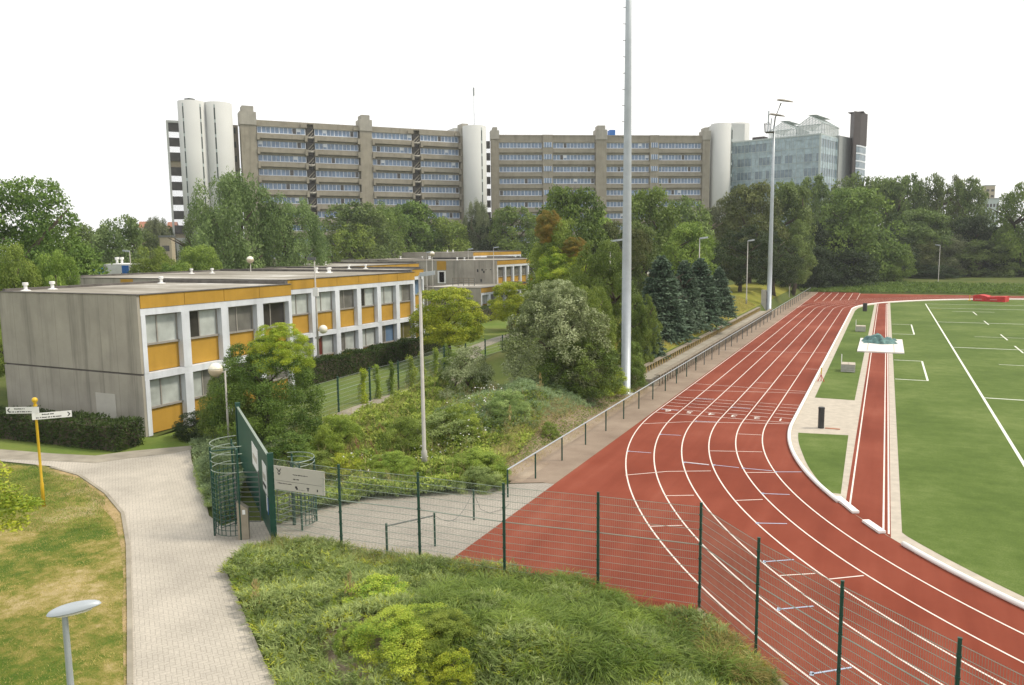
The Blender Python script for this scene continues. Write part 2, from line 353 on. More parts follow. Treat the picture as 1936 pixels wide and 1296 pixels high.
def drape(name,pts,mat,off=.012,step=.5,kind='structure'):   # a sheet laid over the sloping ground
    P=np.array(pts); x0,y0=P.min(0); x1,y1=P.max(0); xs=np.arange(x0,x1+step,step); ys=np.arange(y0,y1+step,step)
    X,Y=np.meshgrid(xs,ys); ok=inside(X.ravel()+step/2,Y.ravel()+step/2,P).reshape(X.shape); n,k=X.shape
    fs=[(i*k+j,i*k+j+1,(i+1)*k+j+1,(i+1)*k+j) for i in range(n-1) for j in range(k-1) if ok[i,j]]
    used=sorted({a for f in fs for a in f}); mp_={a:i for i,a in enumerate(used)}
    V=np.stack([X,Y,gz(X,Y)-.03+off],-1).reshape(-1,3)[used]
    me=bpy.data.meshes.new(name); me.from_pydata(V.tolist(),[],[tuple(mp_[a] for a in f) for f in fs]); me.materials.append(mat)
    o=bpy.data.objects.new(name,me); col.objects.link(o); o['kind']=kind; return o
def inside(x,y,P):
    c=np.zeros(len(x),bool); n=len(P); j=n-1
    for i in range(n):
        a=(P[i][1]>y)!=(P[j][1]>y); xi=(P[j][0]-P[i][0])*(y-P[i][1])/((P[j][1]-P[i][1]) or 1e-9)+P[i][0]; c^=a&(x<xi); j=i
    return c
def G(L,z=0): return [at(a,b,z) for a,b in L]
# ---------------------------------------------------------------- track
KX=-4.07; RI=29.; CTX=KX+RI; Y0=42.5; Y1=119.
def arc(r,a0,a1,n=60,cy=Y0): return [(CTX-r*math.cos(a),cy-r*math.sin(a)) for a in np.linspace(a0,a1,n)]
A1=R_(80)
red=[(-11.5,160.5),(-11.5,18.9),(-4.2,18.9)]+arc(36.9,math.acos((CTX+4.0)/36.9),A1,60)+[(60,6.5),(60,157),(24,157.2),(-4,156.8),(-4.5,160.5)]
sheet('running_track',red,.004,m['track'])
def ring(b,r,w_,a0,a1,n=80):
    A=np.linspace(a0,a1,n)
    for p,q in zip(A[:-1],A[1:]):
        f=lambda rr,a:(CTX-rr*math.cos(a),Y0-rr*math.sin(a),0.)
        b.quad(f(r-w_/2,p),f(r+w_/2,p),f(r+w_/2,q),f(r-w_/2,q))
def seg(b,p,q,w_):
    d=Vector((q[0]-p[0],q[1]-p[1],0)).normalized(); s=Vector((-d.y,d.x,0))*w_/2
    p=Vector((p[0],p[1],0)); q=Vector((q[0],q[1],0)); b.quad(tuple(p-s),tuple(q-s),tuple(q+s),tuple(p+s))
LN=MB()
def ring2(b,r,w_,a0,a1,n=60):
    A=np.linspace(a0,a1,n)
    for p,q in zip(A[:-1],A[1:]):
        f=lambda rr,a:(CTX-rr*math.cos(a),Y1+rr*math.sin(a),0.)
        b.quad(f(r-w_/2,p),f(r-w_/2,q),f(r+w_/2,q),f(r+w_/2,p))
for k in range(1,7):
    x=KX-1.22*k; ring(LN,RI+1.22*k,.055,0,A1); seg(LN,(x,Y0),(x,Y1),.055); ring2(LN,RI+1.22*k,.05,0,R_(88))
for k in range(0,7):          # the sprint lanes running on past the bend
    x=KX-1.22*k; seg(LN,(x,133+(6-k)*1.2 if k<6 else 119),(x,158.5),.07)
for p in [((1238,780),(1494,800)),((1212,802),(1300,798)),((1300,798),(1493,802)),((1297,738),(1524,744)),((1314,726),(1525,741)),
  ((1182,899),(1262,892)),((1262,892),(1344,891)),((1294,874),(1340,879)),((1340,853),(1441,855)),((1396,821),(1440,823)),((1411,894),(1467,894)),((1256,938),(1312,937)),((1389,947),(1442,945)),((1226,996),(1290,994)),
  ((1474,1089),(1541,1085)),((1565,1096),(1633,1089)),((1430,724),(1462,725)),((1480,710),(1510,711)),((1524,698),(1548,699)),((1320,663),(1590,668))]:
    seg(LN,at(*p[0]),at(*p[1]),.05)
for k in range(6):            # short ticks before the line
    for j in range(5):
        x0=KX-1.22*(k+1)+.12; y=43.62+j*.95+(.0 if k%2 else .12); seg(LN,(x0,y),(x0+.98,y),.05)
LN.build('lane_markings',m['line'],loc=(0,0,.0085))['kind']='structure'
BL=MB()
for p in [((1188,854),(1231,857)),((1249,822),(1288,824)),((1294,875),(1341,880)),((1350,880),(1397,885)),((1405,886),(1460,891)),((1467,893),(1516,893)),((1442,934),(1493,936)),((1432,990),(1488,991)),((1445,1063),(1501,1059)),((1472,1153),(1538,1147)),((1535,1275),(1610,1263)),((1316,797),(1360,799)),((1252,774),(1282,777)),((1318,754),(1350,757)),((1384,771),(1418,774))]:
    a,b=at(*p[0]),at(*p[1]); seg(BL,a,b,.055); seg(BL,(a[0],a[1]-.09),(a[0],a[1]+.09),.09)
BL.build('relay_markings',m['bline'],loc=(0,0,.0125))['kind']='structure'
def textmesh(s,size,mat,name,ext=0.):
    cu=bpy.data.curves.new(name,'FONT'); cu.body=s; cu.size=size; cu.align_x='CENTER'; cu.offset=size*.003; cu.extrude=ext
    o=bpy.data.objects.new(name,cu); col.objects.link(o); dg=bpy.context.evaluated_depsgraph_get(); me=bpy.data.meshes.new_from_object(o.evaluated_get(dg))
    bpy.data.objects.remove(o); me.materials.clear(); me.materials.append(mat); return me
for k in range(6):
    me=textmesh(str(k+1),.8,m['line'],'lane_number'); o=bpy.data.objects.new('lane_number',me); col.objects.link(o)
    o.location=(KX-1.22*(k+.5)-.05,43.45,.0165); o.rotation_euler=(0,0,math.pi); o['kind']='structure'
# infield
def kerbpath(off):             # parallel to the inner kerb, off metres towards the infield
    r=RI-off
    pts=[(CTX-r*math.cos(a),Y0-r*math.sin(a)) for a in np.linspace(A1,0,60)]
    pts+=[(KX+off,Y0+1),(KX+off,Y1)]
    pts+=[(CTX-r*math.cos(a),Y1+r*math.sin(a)) for a in np.linspace(0,R_(88),40)[1:]]
    return pts+[(60,Y1+r)]
K0=kerbpath(.02)+[(60,Y0-RI+.4)]
sheet('infield_paving',K0,.009,m['strip'])
kp=kerbpath(.75)
tl=[(-1.32,p) for p in ()]
def clipx(pts,xa,xb): return [p for p in pts if xa<=p[0]<=xb]
# turf to the right of the runway
right=[p for p in kerbpath(.6) if p[0]>.95]; 
near=[p for p in right if p[1]<Y0]; farp=[p for p in right if p[1]>Y0]
sheet('football_turf',[(60,near[0][1]-.5)]+near+[(.85,near[-1][1]+.3),(.85,farp[0][1]-.3)]+farp,.013,m['turf'])
def kx(y,off=.42):
    if y>Y0: return KX+off
    r=RI-off*min(1,.25+(y-30.5)/8); return CTX-math.sqrt(max(0,r*r-(Y0-y)**2))
ys=np.linspace(31.0,40.5,14)
sheet('turf_triangle',[(kx(y),y) for y in ys]+[(-1.3,40.9),(-1.16,31.0)],.013,m['turf'])
sheet('turf_strip',[(KX+.5,50.3),(-1.34,50.3),(-1.3,129.5),(-1.7,128.8),(-2.6,126.5),(KX+.75,122),(KX+.5,117)],.013,m['turf'])
sheet('runway',[(-.95,29.4),(.52,26.9),(.52,134.2),(-.95,132.)],.013,m['track'])
PL=MB()
for x in (-.80,.30,.46): seg(PL,(x,29.4 if x<0 else 27.2),(x,132.),.06)
PL.build('runway_markings',m['line'],loc=(0,0,.0175))['kind']='structure'
W=MB()
def wl(a,b,w_=.1): seg(W,at(*a),at(*b),w_)
seg(W,(5.62,10),(5.66,133.5),.14)
for y in (133.55,125.4,103.8,79.2,54.0): seg(W,(5.7,y),(70,y),.17)
seg(W,(8.3,120.2),(13.2,120.2),.15); seg(W,(8.2,88.8),(14,88.8),.1); seg(W,(8.1,69.2),(14,69.2),.1)
for a,b in ((114.9,120),(102,106.8),(86.6,91.7),(77,82)): seg(W,(10.72,a),(10.72,b),.12)
for a,b in ((88.8,99.4),(59.3,69.0)):
    seg(W,(.9,a),(2.9,a),.14); seg(W,(.9,b),(2.9,b),.14); seg(W,(2.9,a),(2.9,b),.13)
W.build('pitch_markings',m['pline'],loc=(0,0,.0175))['kind']='structure'
W=MB(); seg(W,(16.4,116),(18.6,122),.14); seg(W,(6.0,123),(7.2,123),.1); W.build('yellow_pitch_markings',m['yline'],loc=(0,0,.0215))['kind']='structure'
# white kerb
def kerb(name,pts,label):
    t=MB(); t.tube([(x,y,.07) for x,y in pts],.085,8); o=t.build(name,m['kerb'],smooth=True); return tag(o,label,'kerb')
kpts=kerbpath(0); i0=next(i for i,p in enumerate(kpts) if p[0]<.75); i1=next(i for i,p in enumerate(kpts) if p[0]<-.9)
kerb('track_kerb',kpts[:i0],'white raised track kerb sweeping along the bend right of the runway mouth')
kerb('track_kerb',kpts[i1:-2],'white raised track kerb along the straight left of the runway')
for a,b,l in (((1583,943),(1618,972),'loose white kerb board lying at the left side of the runway mouth'),((1636,988),(1668,1010),'loose white kerb board lying at the right side of the runway mouth')):
    p,q=at(*a),at(*b); d=Vector((q[0]-p[0],q[1]-p[1])); n=Vector((-d.y,d.x)).normalized()*.12
    t=MB(); t.prism([(p[0]-n.x,p[1]-n.y),(q[0]-n.x,q[1]-n.y),(q[0]+n.x,q[1]+n.y),(p[0]+n.x,p[1]+n.y)],.02,.10); tag(t.build('kerb_board',m['kerb']),l,'kerb board')
# ---------------------------------------------------------------- ground sheets left of the track
sheet('gravel_path',[(-12.0,27.9),(-13.2,27.3),(-13.7,30),(-14.3,46),(-13.9,52),(-13.9,160),(-11.51,160),(-11.51,27.9)],.0,m['gravel'])
sheet('gravel_verge',arc(36.91,.655,A1,30)+arc(39.5,A1,.655,30),.0,m['gravel'])
plaza=[(-18.6,18.4),(-18.9,20.3)]+G([(600,962),(700,940),(850,930),(960,915),(1045,913)])+[(-11.51,27.9),(-11.51,18.6)]
sheet('plaza_paving',plaza,-.006,m['plaza'])
pl=G([(-150,900),(0,872),(100,882),(150,898),(200,932),(232,970),(242,1030),(245,1296)])+[(-13.3,8.5),(-12,5),(-8,5),(-10.9,11)]+G([(525,1296),(500,1250),(470,1180),(440,1110),(424,1072),(470,1035),(520,1030),(520,985),(445,985),(420,995),(395,975),(385,930),(372,900),(362,870),(360,847)])+G([(200,862),(0,868)])
sheet('paved_path',pl,.0,m['pave'])
SL=MB(); sp=G([(-60,876),(0,868),(100,872),(180,876),(250,866),(330,857),(362,850)]); sq=G([(-60,860),(0,850),(100,858),(180,862),(250,853),(330,846),(362,843)])
for i in range(len(sp)-1): SL.quad((*sp[i],0),(*sp[i+1],0),(*sq[i+1],0),(*sq[i],0))
SL.build('slab_path',m['slab'],loc=(0,0,.008))['kind']='structure'
E_=MB(); ep=G([(96,884),(150,899),(200,933),(232,971),(242,1030),(245,1150),(246,1296)])+[(-13.3,8.4)]
for a,b in zip(ep[:-1],ep[1:]):
    d=Vector((b[0]-a[0],b[1]-a[1])); n=Vector((-d.y,d.x)).normalized()*.06
    E_.prism([(a[0]-n.x,a[1]-n.y),(b[0]-n.x,b[1]-n.y),(b[0]+n.x,b[1]+n.y),(a[0]+n.x,a[1]+n.y)],-.02,.035)
E_.build('path_edging',m['slab'])['kind']='structure'
lawnpts=G([(-500,905),(-150,902),(0,876),(96,886),(148,901),(198,935),(230,973),(240,1030),(243,1296)])+[(-13.4,8.3),(-20,2),(-70,0)]
sheet('front_lawn',lawnpts,-.01,m['dry'])
sheet('lawn_edge',G([(60,872),(96,885),(148,900),(198,934),(230,972),(241,1030),(244,1296),(234,1296),(231,1150),(234,1100),(228,1030),(216,985),(183,948),(138,912),(85,893)]),-.004,m['edge'])
sheet('hedge_lawn',G([(-300,868),(0,850),(100,858),(180,862),(250,853),(330,846),(372,842),(420,780)])+[(-33,33),(-33,27),(-60,27)],-.008,m['lawn'])
sheet('back_lawn',[(-37.5,37),(-33.3,37),(-31,33),(-25.5,33),(-27,46),(-30,70),(-34,96),(-40,140),(-53,140),(-50,96),(-42,66),(-37.5,60)],-.008,m['lawn'])
def strip(name,ctr,w_,z,mat):
    b=MB()
    for p,q in zip(ctr[:-1],ctr[1:]): seg(b,p,q,w_)
    o=b.build(name,mat,loc=(0,0,z)); o['kind']='structure'
strip('lawn_footpath',G([(612,805),(650,782),(720,756),(780,738),(830,725)]),1.0,.0,m['slab'])
strip('lawn_footpath',G([(840,730),(900,692),(912,680),(888,668),(905,655),(945,640),(990,628),(1040,612)]),1.6,.003,m['slab'])
drape('bank_soil',[(-13.0,27.6),(-13.4,50),(-15.2,50),(-16.2,40),(-16.2,33),(-16.8,29.0)],m['soil'],.034)
drape('bank_soil',G([(945,915),(960,900),(1005,868),(1100,800),(1195,745),(1165,748),(1065,808),(978,858),(938,884)]),m['soil'])
drape('grass_bank',[(-15.2,49),(-15.2,150),(-24,150),(-24,60),(-19,49)],groundmat('bank_grass',[(.3,(.12,.14,.02)),(.5,(.20,.20,.035)),(.7,(.30,.26,.07))],.25,5.))
sheet('bark_bed',[],0,m['bark']) if False else None
drape('mulch_bed',G([(600,1310),(590,1220),(690,1190),(790,1220),(830,1310)]),m['bark'],.04,.15)
# ---------------------------------------------------------------- low residential blocks
CUR=['cur1','cur2','cur3','cur4','cur5','cur6']
def wing(label,x,y0,nb,xb,storeys=2,bay=2.75,cur=None,vents=(),endpanel=None,zt=None,group='two storey blocks with ochre panels'):
    """facade on the plane x, looking to +X, running from y0 towards +Y; the end wall stands on y0"""
    y1=y0+nb*bay; h=3.58*storeys if zt is None else zt; t=thing('apartment_building',label,'building',(0,0,0),0,group)
    W=MB(); W.box(xb,x-.42,y0,y1,0,h-.004); W.build('wall',m['wall'],t)
    # wide precast end wall, the joint between storeys a dark recess
    E=MB()
    for s in range(storeys): E.box(xb-.05,x+.02,y0-.16,y0-.002,(0 if s==0 else s*3.18+.04),(h if s==storeys-1 else 3.12))
    E.build('end_wall',m['wall'],t)
    if storeys>1: MB().box(xb,x,y0-.09,y0-.003,3.12,3.22).build('joint',m['parapet'],t)
    R=MB(); R.box(xb+.2,x-.25,y0+.15,y1-.15,h-.02,h+.02); R.build('roof',m['roof'],t)
    P=MB(); P.box(xb-.06,x+.10,y0-.2,y0+.1,h+.003,h+.05); P.box(x-.2,x+.10,y0+.1,y1,h+.003,h+.05); P.box(xb-.06,xb+.2,y0+.1,y1,h+.003,h+.16); P.box(xb+.2,x-.2,y1-.25,y1,h+.003,h+.22)
    P.build('roof_edge',m['parapet'],t)
    for i in range(0,nb):
        a=y0+i*bay; MB().box(x-.42,x+.055,a+.015,a+bay-.015,h-.67,h-.002).build('fascia_panel',m['yellow'],t)
    f=MB()
    for s in range(storeys):
        zb=0 if s==0 else 3.2; ztop=(h-.68) if s==storeys-1 else 3.2
        f.box(x-.44,x+.03,y0,y1,ztop-.34,ztop)
        for i in range(nb+1):
            yy=y0+i*bay; a0=max(y0+.003,yy-.26); a1=min(y1-.003,yy+.26)
            f.box(x-.44,x+.045,a0,a1,zb if s else 0,ztop-.342)
    f.build('facade_frame',m['white'],t)
    k=0
    for s in range(storeys):
        zb=0 if s==0 else 3.2; ztop=((h-.68) if s==storeys-1 else 3.2)-.35; zs=zb+(1.38 if s else 1.30)
        for i in range(nb):
            a0=y0+i*bay+.262; a1=y0+(i+1)*bay-.262
            MB().box(x-.40,x-.30,a0,a1,zb+.03,zs).build('spandrel_panel',m['yellow'],t)
            w_=MB(); w_.box(x-.40,x-.20,a0,a1,zs+.003,zs+.10); am=a0+(a1-a0)*.42
            for q0,q1 in ((a0,a0+.07),(am-.035,am+.035),(a1-.07,a1)): w_.box(x-.38,x-.29,q0,q1,zs+.10,ztop)
            w_.box(x-.38,x-.29,a0+.072,a1-.072,ztop-.07,ztop-.002)
            fo=w_.build('window',m['frame'],t)
            c=(cur[k] if cur and k<len(cur) else random.choice('112112321')); k+=1
            cc=c if len(c)==2 else c+c
            MB().box(x-.37,x-.335,a0+.071,am-.036,zs+.101,ztop-.071).build('pane',m['cur'+cc[0]],fo)
            MB().box(x-.37,x-.335,am+.036,a1-.071,zs+.101,ztop-.071).build('pane',m['cur'+cc[1]],fo)
    for vx,vy in vents:
        v=MB(); v.lathe([(.26,0),(.26,.04),(.09,.08),(.09,.30),(.15,.32),(.15,.45),(.13,.47)],12); v.build('roof_vent',m['whitep'],t,loc=(vx,vy,h+.02))
    if endpanel:
        for (p0,p1,z0,z1,mm) in endpanel: MB().box(p0,p1,y0-.19,y0-.162,z0,z1).build('wall_panel',m[mm],t)
    return t
wing('nearest grey block with end wall facing the path and four ochre bays',-33.4,27.1,4,-44.3,cur=['11','12','2','22','11','31','22','33'],
  vents=[(-43.4,27.9),(-43.3,29.4),(-42.9,36.6)],endpanel=[(-36.9,-35.4,.4,2.05,'signg')])
wing('long white framed block with six ochre bays behind the clipped hedge',-37.9,42.9,6,-61,cur=['11','61','21','11','24','55','11','11','22','31','11','12'],
  vents=[(-57,52),(-55.5,53),(-46,56),(-45,56.6),(-44.3,55.5)],endpanel=[(-54.6,-53.2,6.2,7.12,'yellow')])
wing('short set back block with a blue curtained window behind the long block',-42.3,59.75,3,-60,cur=['11','11','11','11','44','44','11','11'],vents=[(-50,66),(-49,67.5)])
t4=wing('grey end wall block with graffiti marks beyond the yellow green tree',-53.9,108.,6,-76,bay=2.9,cur=['2','11','2','1','1','1','22','22'],vents=[(-62,110),(-61,110.6),(-60,112)],
  endpanel=[(-64.5,-62.8,5.7,7.1,'yellow'),(-64.4,-62.9,3.6,5.55,'whitep'),(-64.1,-63.2,3.75,5.4,'cur6'),(-72.2,-71.2,2.6,3.8,'cur6')])
g=MB()
for (gx,gz_,a,b) in [(q[0]+1.6,)+q[1:] for q in ((-58.9,5.4,.14,.45),(-58.1,5.6,.12,.3),(-57.8,5.25,.12,.35),(-57.4,5.7,.1,.1),(-56.6,5.75,.1,.1),(-58.3,3.9,.12,.4),(-57.2,2.9,.1,.3))]:
    g.prism([(gx,107.80),(gx+a,107.80),(gx+a+.1,107.835),(gx+.1,107.835)],gz_,gz_+b)
g.build('graffiti',m['black'],t4)
wing('single storey ochre banded annex beside the second yellow green tree',-50.6,96.3,6,-60,storeys=1,bay=2.6,zt=3.6,cur=['11','12','2','11'],vents=[])
wing('pale roofed block behind the long block left of the globe lamp',-57.,74.,6,-75,cur=['1'],vents=[(-66,80),(-65,81)])
wing('far block with ochre fascia beyond the pale roofed block',-66.,118,8,-91,cur=['1'],vents=[(-76,122),(-75,123),(-74,121),(-82,124)])
wing('distant flat roofed block behind the graffiti block',-72,134,8,-94,zt=8.2,cur=['1'],vents=[(-80,138),(-79,138.5)])
# handrail on the annex roof
hr=thing('roof_railing','small dark timber railing on the annex roof below the graffiti wall','railing',(-56,101,3.65))
b=MB()
for i in range(5): b.box(i*.9-1.8,i*.9-1.72,0,.08,0,1.1)
b.build('post',m['galvd'],hr); b=MB()
for z in (.45,.75,1.05): b.box(-1.85,1.9,-.03,-.002,z,z+.09)
b.build('rail',m['wood'],hr)
# small white block with blue door, left rear
def smallblock():
    x0,y0=at(196,515,6.2)[0],at(196,515,6.2)[1]; 
    P=dep(196,500,92); Q=dep(268,503,90)
    t=thing('white_pavilion','small white flat roofed block with a blue door behind the left trees','building',(0,0,0))
    T=lambda p:p
    MB().prism([(P[0],P[1]),(Q[0],Q[1]),(Q[0]-4,Q[1]+6),(P[0]-4,P[1]+6)],0,P[2]).build('wall',m['whitep'],t)
    d=Vector((Q[0]-P[0],Q[1]-P[1],0)); u=d.normalized(); n=Vector((u.y,-u.x,0))*.04
    def pan(a,b,z0,z1,name,mm):
        p=Vector((P[0],P[1],0))+d*a; q=Vector((P[0],P[1],0))+d*b
        MB().prism([(p.x+n.x,p.y+n.y),(q.x+n.x,q.y+n.y),(q.x,q.y),(p.x,p.y)],z0,z1).build(name,m[mm],t)
    pan(.48,.66,P[2]-2.6,P[2]-.15,'door',"blue"); pan(.02,.05,0,P[2]-.1,'pilaster','wall')
    for k in (.22,.35):
        v=MB(); v.lathe([(.14,0),(.14,.5),(.24,.55),(.24,.8)],10); p=Vector((P[0],P[1],0))+d*k; v.build('roof_vent',m['whitep'],t,loc=(p.x-1,p.y+1.5,P[2]))
smallblock()
P=dep(163,508,92); t=thing('blue_pavilion','blue and white hut glimpsed between the left trees','building',(P[0],P[1],0),.3)
MB().box(-1.2,1.2,0,3,0,P[2]-1.6).build('wall',m['whitep'],t); MB().box(-1.25,1.25,-.05,3.05,P[2]-1.6,P[2]).build('cladding',m['blue'],t)
# hedges: clipped body of leaves
def boxhedge(label,p,q,wd,h,n,lf='hedge'):
    p=np.array(p);q=np.array(q);L=np.linalg.norm(q-p);d=(q-p)/L;s=np.array([-d[1],d[0]])
    t=thing('clipped_hedge',label,'hedge',(p[0],p[1],0),math.atan2(d[1],d[0]))
    MB().box(.15,L-.15,-wd/2+.15,wd/2-.15,-.03,h-.15).build('stems',m['trunk'],t)
    u=rng.random((n,3)); face=rng.random(n); P=np.stack([u[:,0]*L,(u[:,1]-.5)*wd,u[:,2]*h],1); Nn=np.zeros((n,3))
    a=face<.34; P[a,2]=h; Nn[a]=(0,0,1); a=(face>=.34)&(face<.65); P[a,1]=-wd/2; Nn[a]=(0,-1,0); a=(face>=.65)&(face<.94); P[a,1]=wd/2; Nn[a]=(0,1,0); a=(face>=.94)&(face<.97);P[a,0]=0;Nn[a]=(-1,0,0);a=face>=.97;P[a,0]=L;Nn[a]=(1,0,0)
    P[:,2]+= .1*np.sin(P[:,0]*1.7)*(P[:,2]/h)+.05*np.sin(P[:,0]*4.1); P-=Nn*rng.random((n,1))*.14; P+=rng.normal(size=(n,3))*.03
    T=norm(rdir(n)+Nn*.7+np.array([0,0,.3])); NN=norm(Nn+rdir(n)*.8)
    me=leafmesh('foliage',P,T,NN,.11+rng.random(n)*.08,.05+rng.random(n)*.03,LM[lf]); o=bpy.data.objects.new('foliage',me); col.objects.link(o); o.parent=t; return t
boxhedge('dark clipped hedge along the foot of the grey end wall',(-55,23.4),(-32.2,25.1),1.6,1.25,26000)
boxhedge('long dark clipped hedge in front of the long white framed block',(-35.9,39.5),(-36.2,60.5),1.3,1.55,26000)
boxhedge('distant clipped hedge beside the single storey annex',(-45.2,84.),(-47.5,110),1.6,1.7,14000)
# ---------------------------------------------------------------- the large campus blocks
class Frame:
    def __init__(s,P,D): s.P=np.array(P,float); s.D=np.array(D,float)/np.linalg.norm(D); s.n=np.array([s.D[1],-s.D[0]])   # n points at the sports ground
    def __call__(s,p): q=s.P+s.D*p[0]+s.n*p[1]; return (q[0],q[1],p[2])
def campus(label,Fm,strips,piers,top,rows,bridges,depth=16.,first=38.2,pitch=3.3,flat=False,L=54.,seed=1):
    t=thing('campus_block',label,'building',(0,0,0)); rr=random.Random(seed)
    B=lambda: MB()
    B().box(0.01,L-.01,-depth,-1.6,0,top-.35,Fm).build('core_wall',m['fconc'],t)
    B().box(-.2,L+.2,-depth-.3,-.25 if not flat else -.1,top-.352,top,Fm).build('roof',m['fconc'],t)
    sp=B(); wl_=B()
    for (a,b) in strips:
        for r in range(rows):
            z1=first-pitch*r; z0=z1-1.5
            # window band, set back a little
            w_=B(); w_.m=0; w_.box(a+.05,b-.05,-.75,-.62,z0,z1,Fm); w_.m=1
            nn=max(3,int(round((b-a)/1.0)))
            for i in range(nn+1):
                u=a+.05+(b-a-.1)*i/nn; wd=.17 if i%2 else .10
                w_.box(u-wd/2,u+wd/2,-.61,-.55,z0,z1,Fm)
            w_.box(a+.05,b-.05,-.615,-.52,z0-.06,z0+.09,Fm); w_.box(a+.05,b-.05,-.615,-.54,z1-.09,z1+.03,Fm)
            if rr.random()<.6:
                i=rr.randrange(nn); w_.m=2; u=a+.05+(b-a-.1)*i/nn; w_.box(u+.1,u+(b-a)/nn-.1,-.612,-.59,z0+.12,z1-.12,Fm)
            if rr.random()<.5:
                i=rr.randrange(nn); w_.m=1; u=a+.05+(b-a-.1)*i/nn; w_.box(u+.1,u+(b-a)/nn-.1,-.612,-.59,z0+.6,z1-.12,Fm)
            w_.build('window_band',[m['fglass'],m['fframe'],m['cur3']],t)
            # parapet ledge under the windows
            out=.45 if not flat else .12
            sp.box(a-.25,b+.25,-.70,-.35,z0-1.84,z0-.07,Fm)
            sp.box(a-.25,b+.25,-.349,out,z0-1.30,z0-.42,Fm)
            if not flat:
                for e in (a-.24,b-.36): sp.box(e,e+.6,-.348,out+.3,z0-1.75,z0-.40,Fm)
            wl_.box(a,b,-1.59,-.76,z0-.3,z1+.3,Fm)
        sp.box(a-.25,b+.25,-.72,-.2,first+.035,top-.36,Fm)
        if not flat: 
            sp.prism([Fm((b-1.2,.3,0))[:2],Fm((b+.3,.3,0))[:2],Fm((b+.3,-.2,0))[:2],Fm((b-1.2,-.2,0))[:2]],first+.1,top-.5)
    sp.build('spandrel_ledge',m['fconc'],t); wl_.build('inner_wall',m['fdark'],t)
    for (a,b,hh,capd) in piers:
        pr=B(); pr.box(a,b,-2.2,.5,0,top-1.3,Fm); pr.build('pier',m['fconc'],t)
        c=B(); c.prism([Fm(p)[:2] for p in ((a-.1,.7,0),(b+.1,.7,0),(b+.1,-3,0),(a-.1,-3,0))],top-1.298,top+hh*.55)
        c.prism([Fm(p)[:2] for p in ((a+.5,.4,0),(b-.4,.4,0),(b-.4,-3,0),(a+.5,-3,0))],top+hh*.552,top+hh)
        c.build('pier_cap',m['fconcl'],t)
    for (a,b) in bridges:
        for r in range(rows):
            z=first-pitch*r-2.1; q=B(); q.m=0
            q.box(a,b,-1.4,-.9,z-.9,z+2.2,Fm)  # dark backing, the shade of the recessed gap put into its colour
            q.m=1; q.tube([Fm((a-.25,-.2,z)),Fm(((a+b)/2,.35,z-.15)),Fm((b+.25,-.2,z))],.28,6)
            q.m=2; q.tube([Fm((a,-.5,z+.2)),Fm((b,-.5,z+1.9))],.13,5); q.tube([Fm(((a+b)/2,-.45,z+.2)),Fm((b,-.45,z+1.1))],.10,5)
            q.build('gap_brace',[m['fdark'],m['fconcl'],m['fconc']],t)
    return t
FL=Frame((-135.697,145.837),(.62587,.77993))
tL=campus('long brown concrete slab block left of the middle white tower',FL,[(0,11.3),(13.5,24.3),(27.9,38.4),(40.7,51.4)],[(-3.8,-.3,3.0,1),(24.6,27.6,2.6,1),(51.7,54.3,2.,1)],39.6,11,[(11.6,13.2),(38.7,40.4)],seed=3)
FR=Frame((-99.416,201.521),(.8535,.5211))
tR=campus('flat fronted brown concrete slab block behind the tall mast',FR,[(0,12.2),(15.3,27.3),(30.8,43.2),(46.,58.6)],[(-2.3,-.1,2.,1),(27.5,30.6,2.6,1),(58.8,60.9,2.2,1)],40.3,11,[],flat=True,L=58.8,seed=5)
for a,b in ((12.3,15.2),(43.3,45.9)):
    q=MB(); q.box(a,b,-1.5,.25,0,40.32,FR); q.build('shaft_wall',m['fconc'],tR)
    for r in range(11):
        z1=38.2-3.3*r; w_=MB(); w_.m=0; w_.box(a+.35,b-.35,.252,.30,z1-1.4,z1,FR); w_.m=1
        for u in np.linspace(a+.35,b-.35,4): w_.box(u-.06,u+.06,.302,.34,z1-1.4,z1,FR)
        w_.build('window_band',[m['fglass'],m['fframe']],tR)
# left end face of L (behind first pier)
q=MB(); q.box(-9.5,-3.9,-9,-3.5,0,38.6,FL); q.build('link_wall',m['fconc'],tL)
for r in range(10): MB().box(-4.9,-4.5,-3.49,-3.4,36.6-3.3*r,38.-3.3*r,FL).build('slot_window',m['slit'],tL)
MB().box(-4.5,1,-2.4,.2,0,38.2,FL) if False else None
MB().prism([FR(p)[:2] for p in ((32.3,-6,0),(33.9,-6,0),(33.9,-3,0),(32.3,-3,0))],40.3,42.2).build('roof_plant',m['blue'],tR)
MB().prism([FR(p)[:2] for p in ((30.9,-5,0),(32.2,-5,0),(32.2,-4,0),(30.9,-4,0))],40.3,40.9).build('roof_plant',m['blue'],tR)
# white towers
def tower(label,lobes,z,slits,Fm,extra=()):
    t=thing('stair_tower',label,'tower',(0,0,0))
    for (u,v,r,h) in lobes:
        c=Fm((u,v,0)); b=MB(); b.lathe([(r,0),(r,h),(r*.97,h+.02)],40,(c[0],c[1],0)); b.build('shaft',m['fwhite'],t,True)
    for (u,v,r,ang,h) in slits:
        c=Fm((u,v,0)); d=-Fm.n if False else Fm.n
        a=math.atan2(Fm.n[1],Fm.n[0])+ang
        T=lambda p:(c[0]+math.cos(a)*p[0]-math.sin(a)*p[1],c[1]+math.sin(a)*p[0]+math.cos(a)*p[1],p[2])
        for k in range(11):
            z1=h-1.2-3.3*k
            if z1<2.5: break
            MB().box(r-.2,r+.04,-.15,.15,z1-2.6,z1,T).build('slit_window',m['slit'],t)
        MB().box(r-.2,r+.02,-.16,.16,1,h-.5,T).build('slit_frame',m['gframe'],t)
    return t
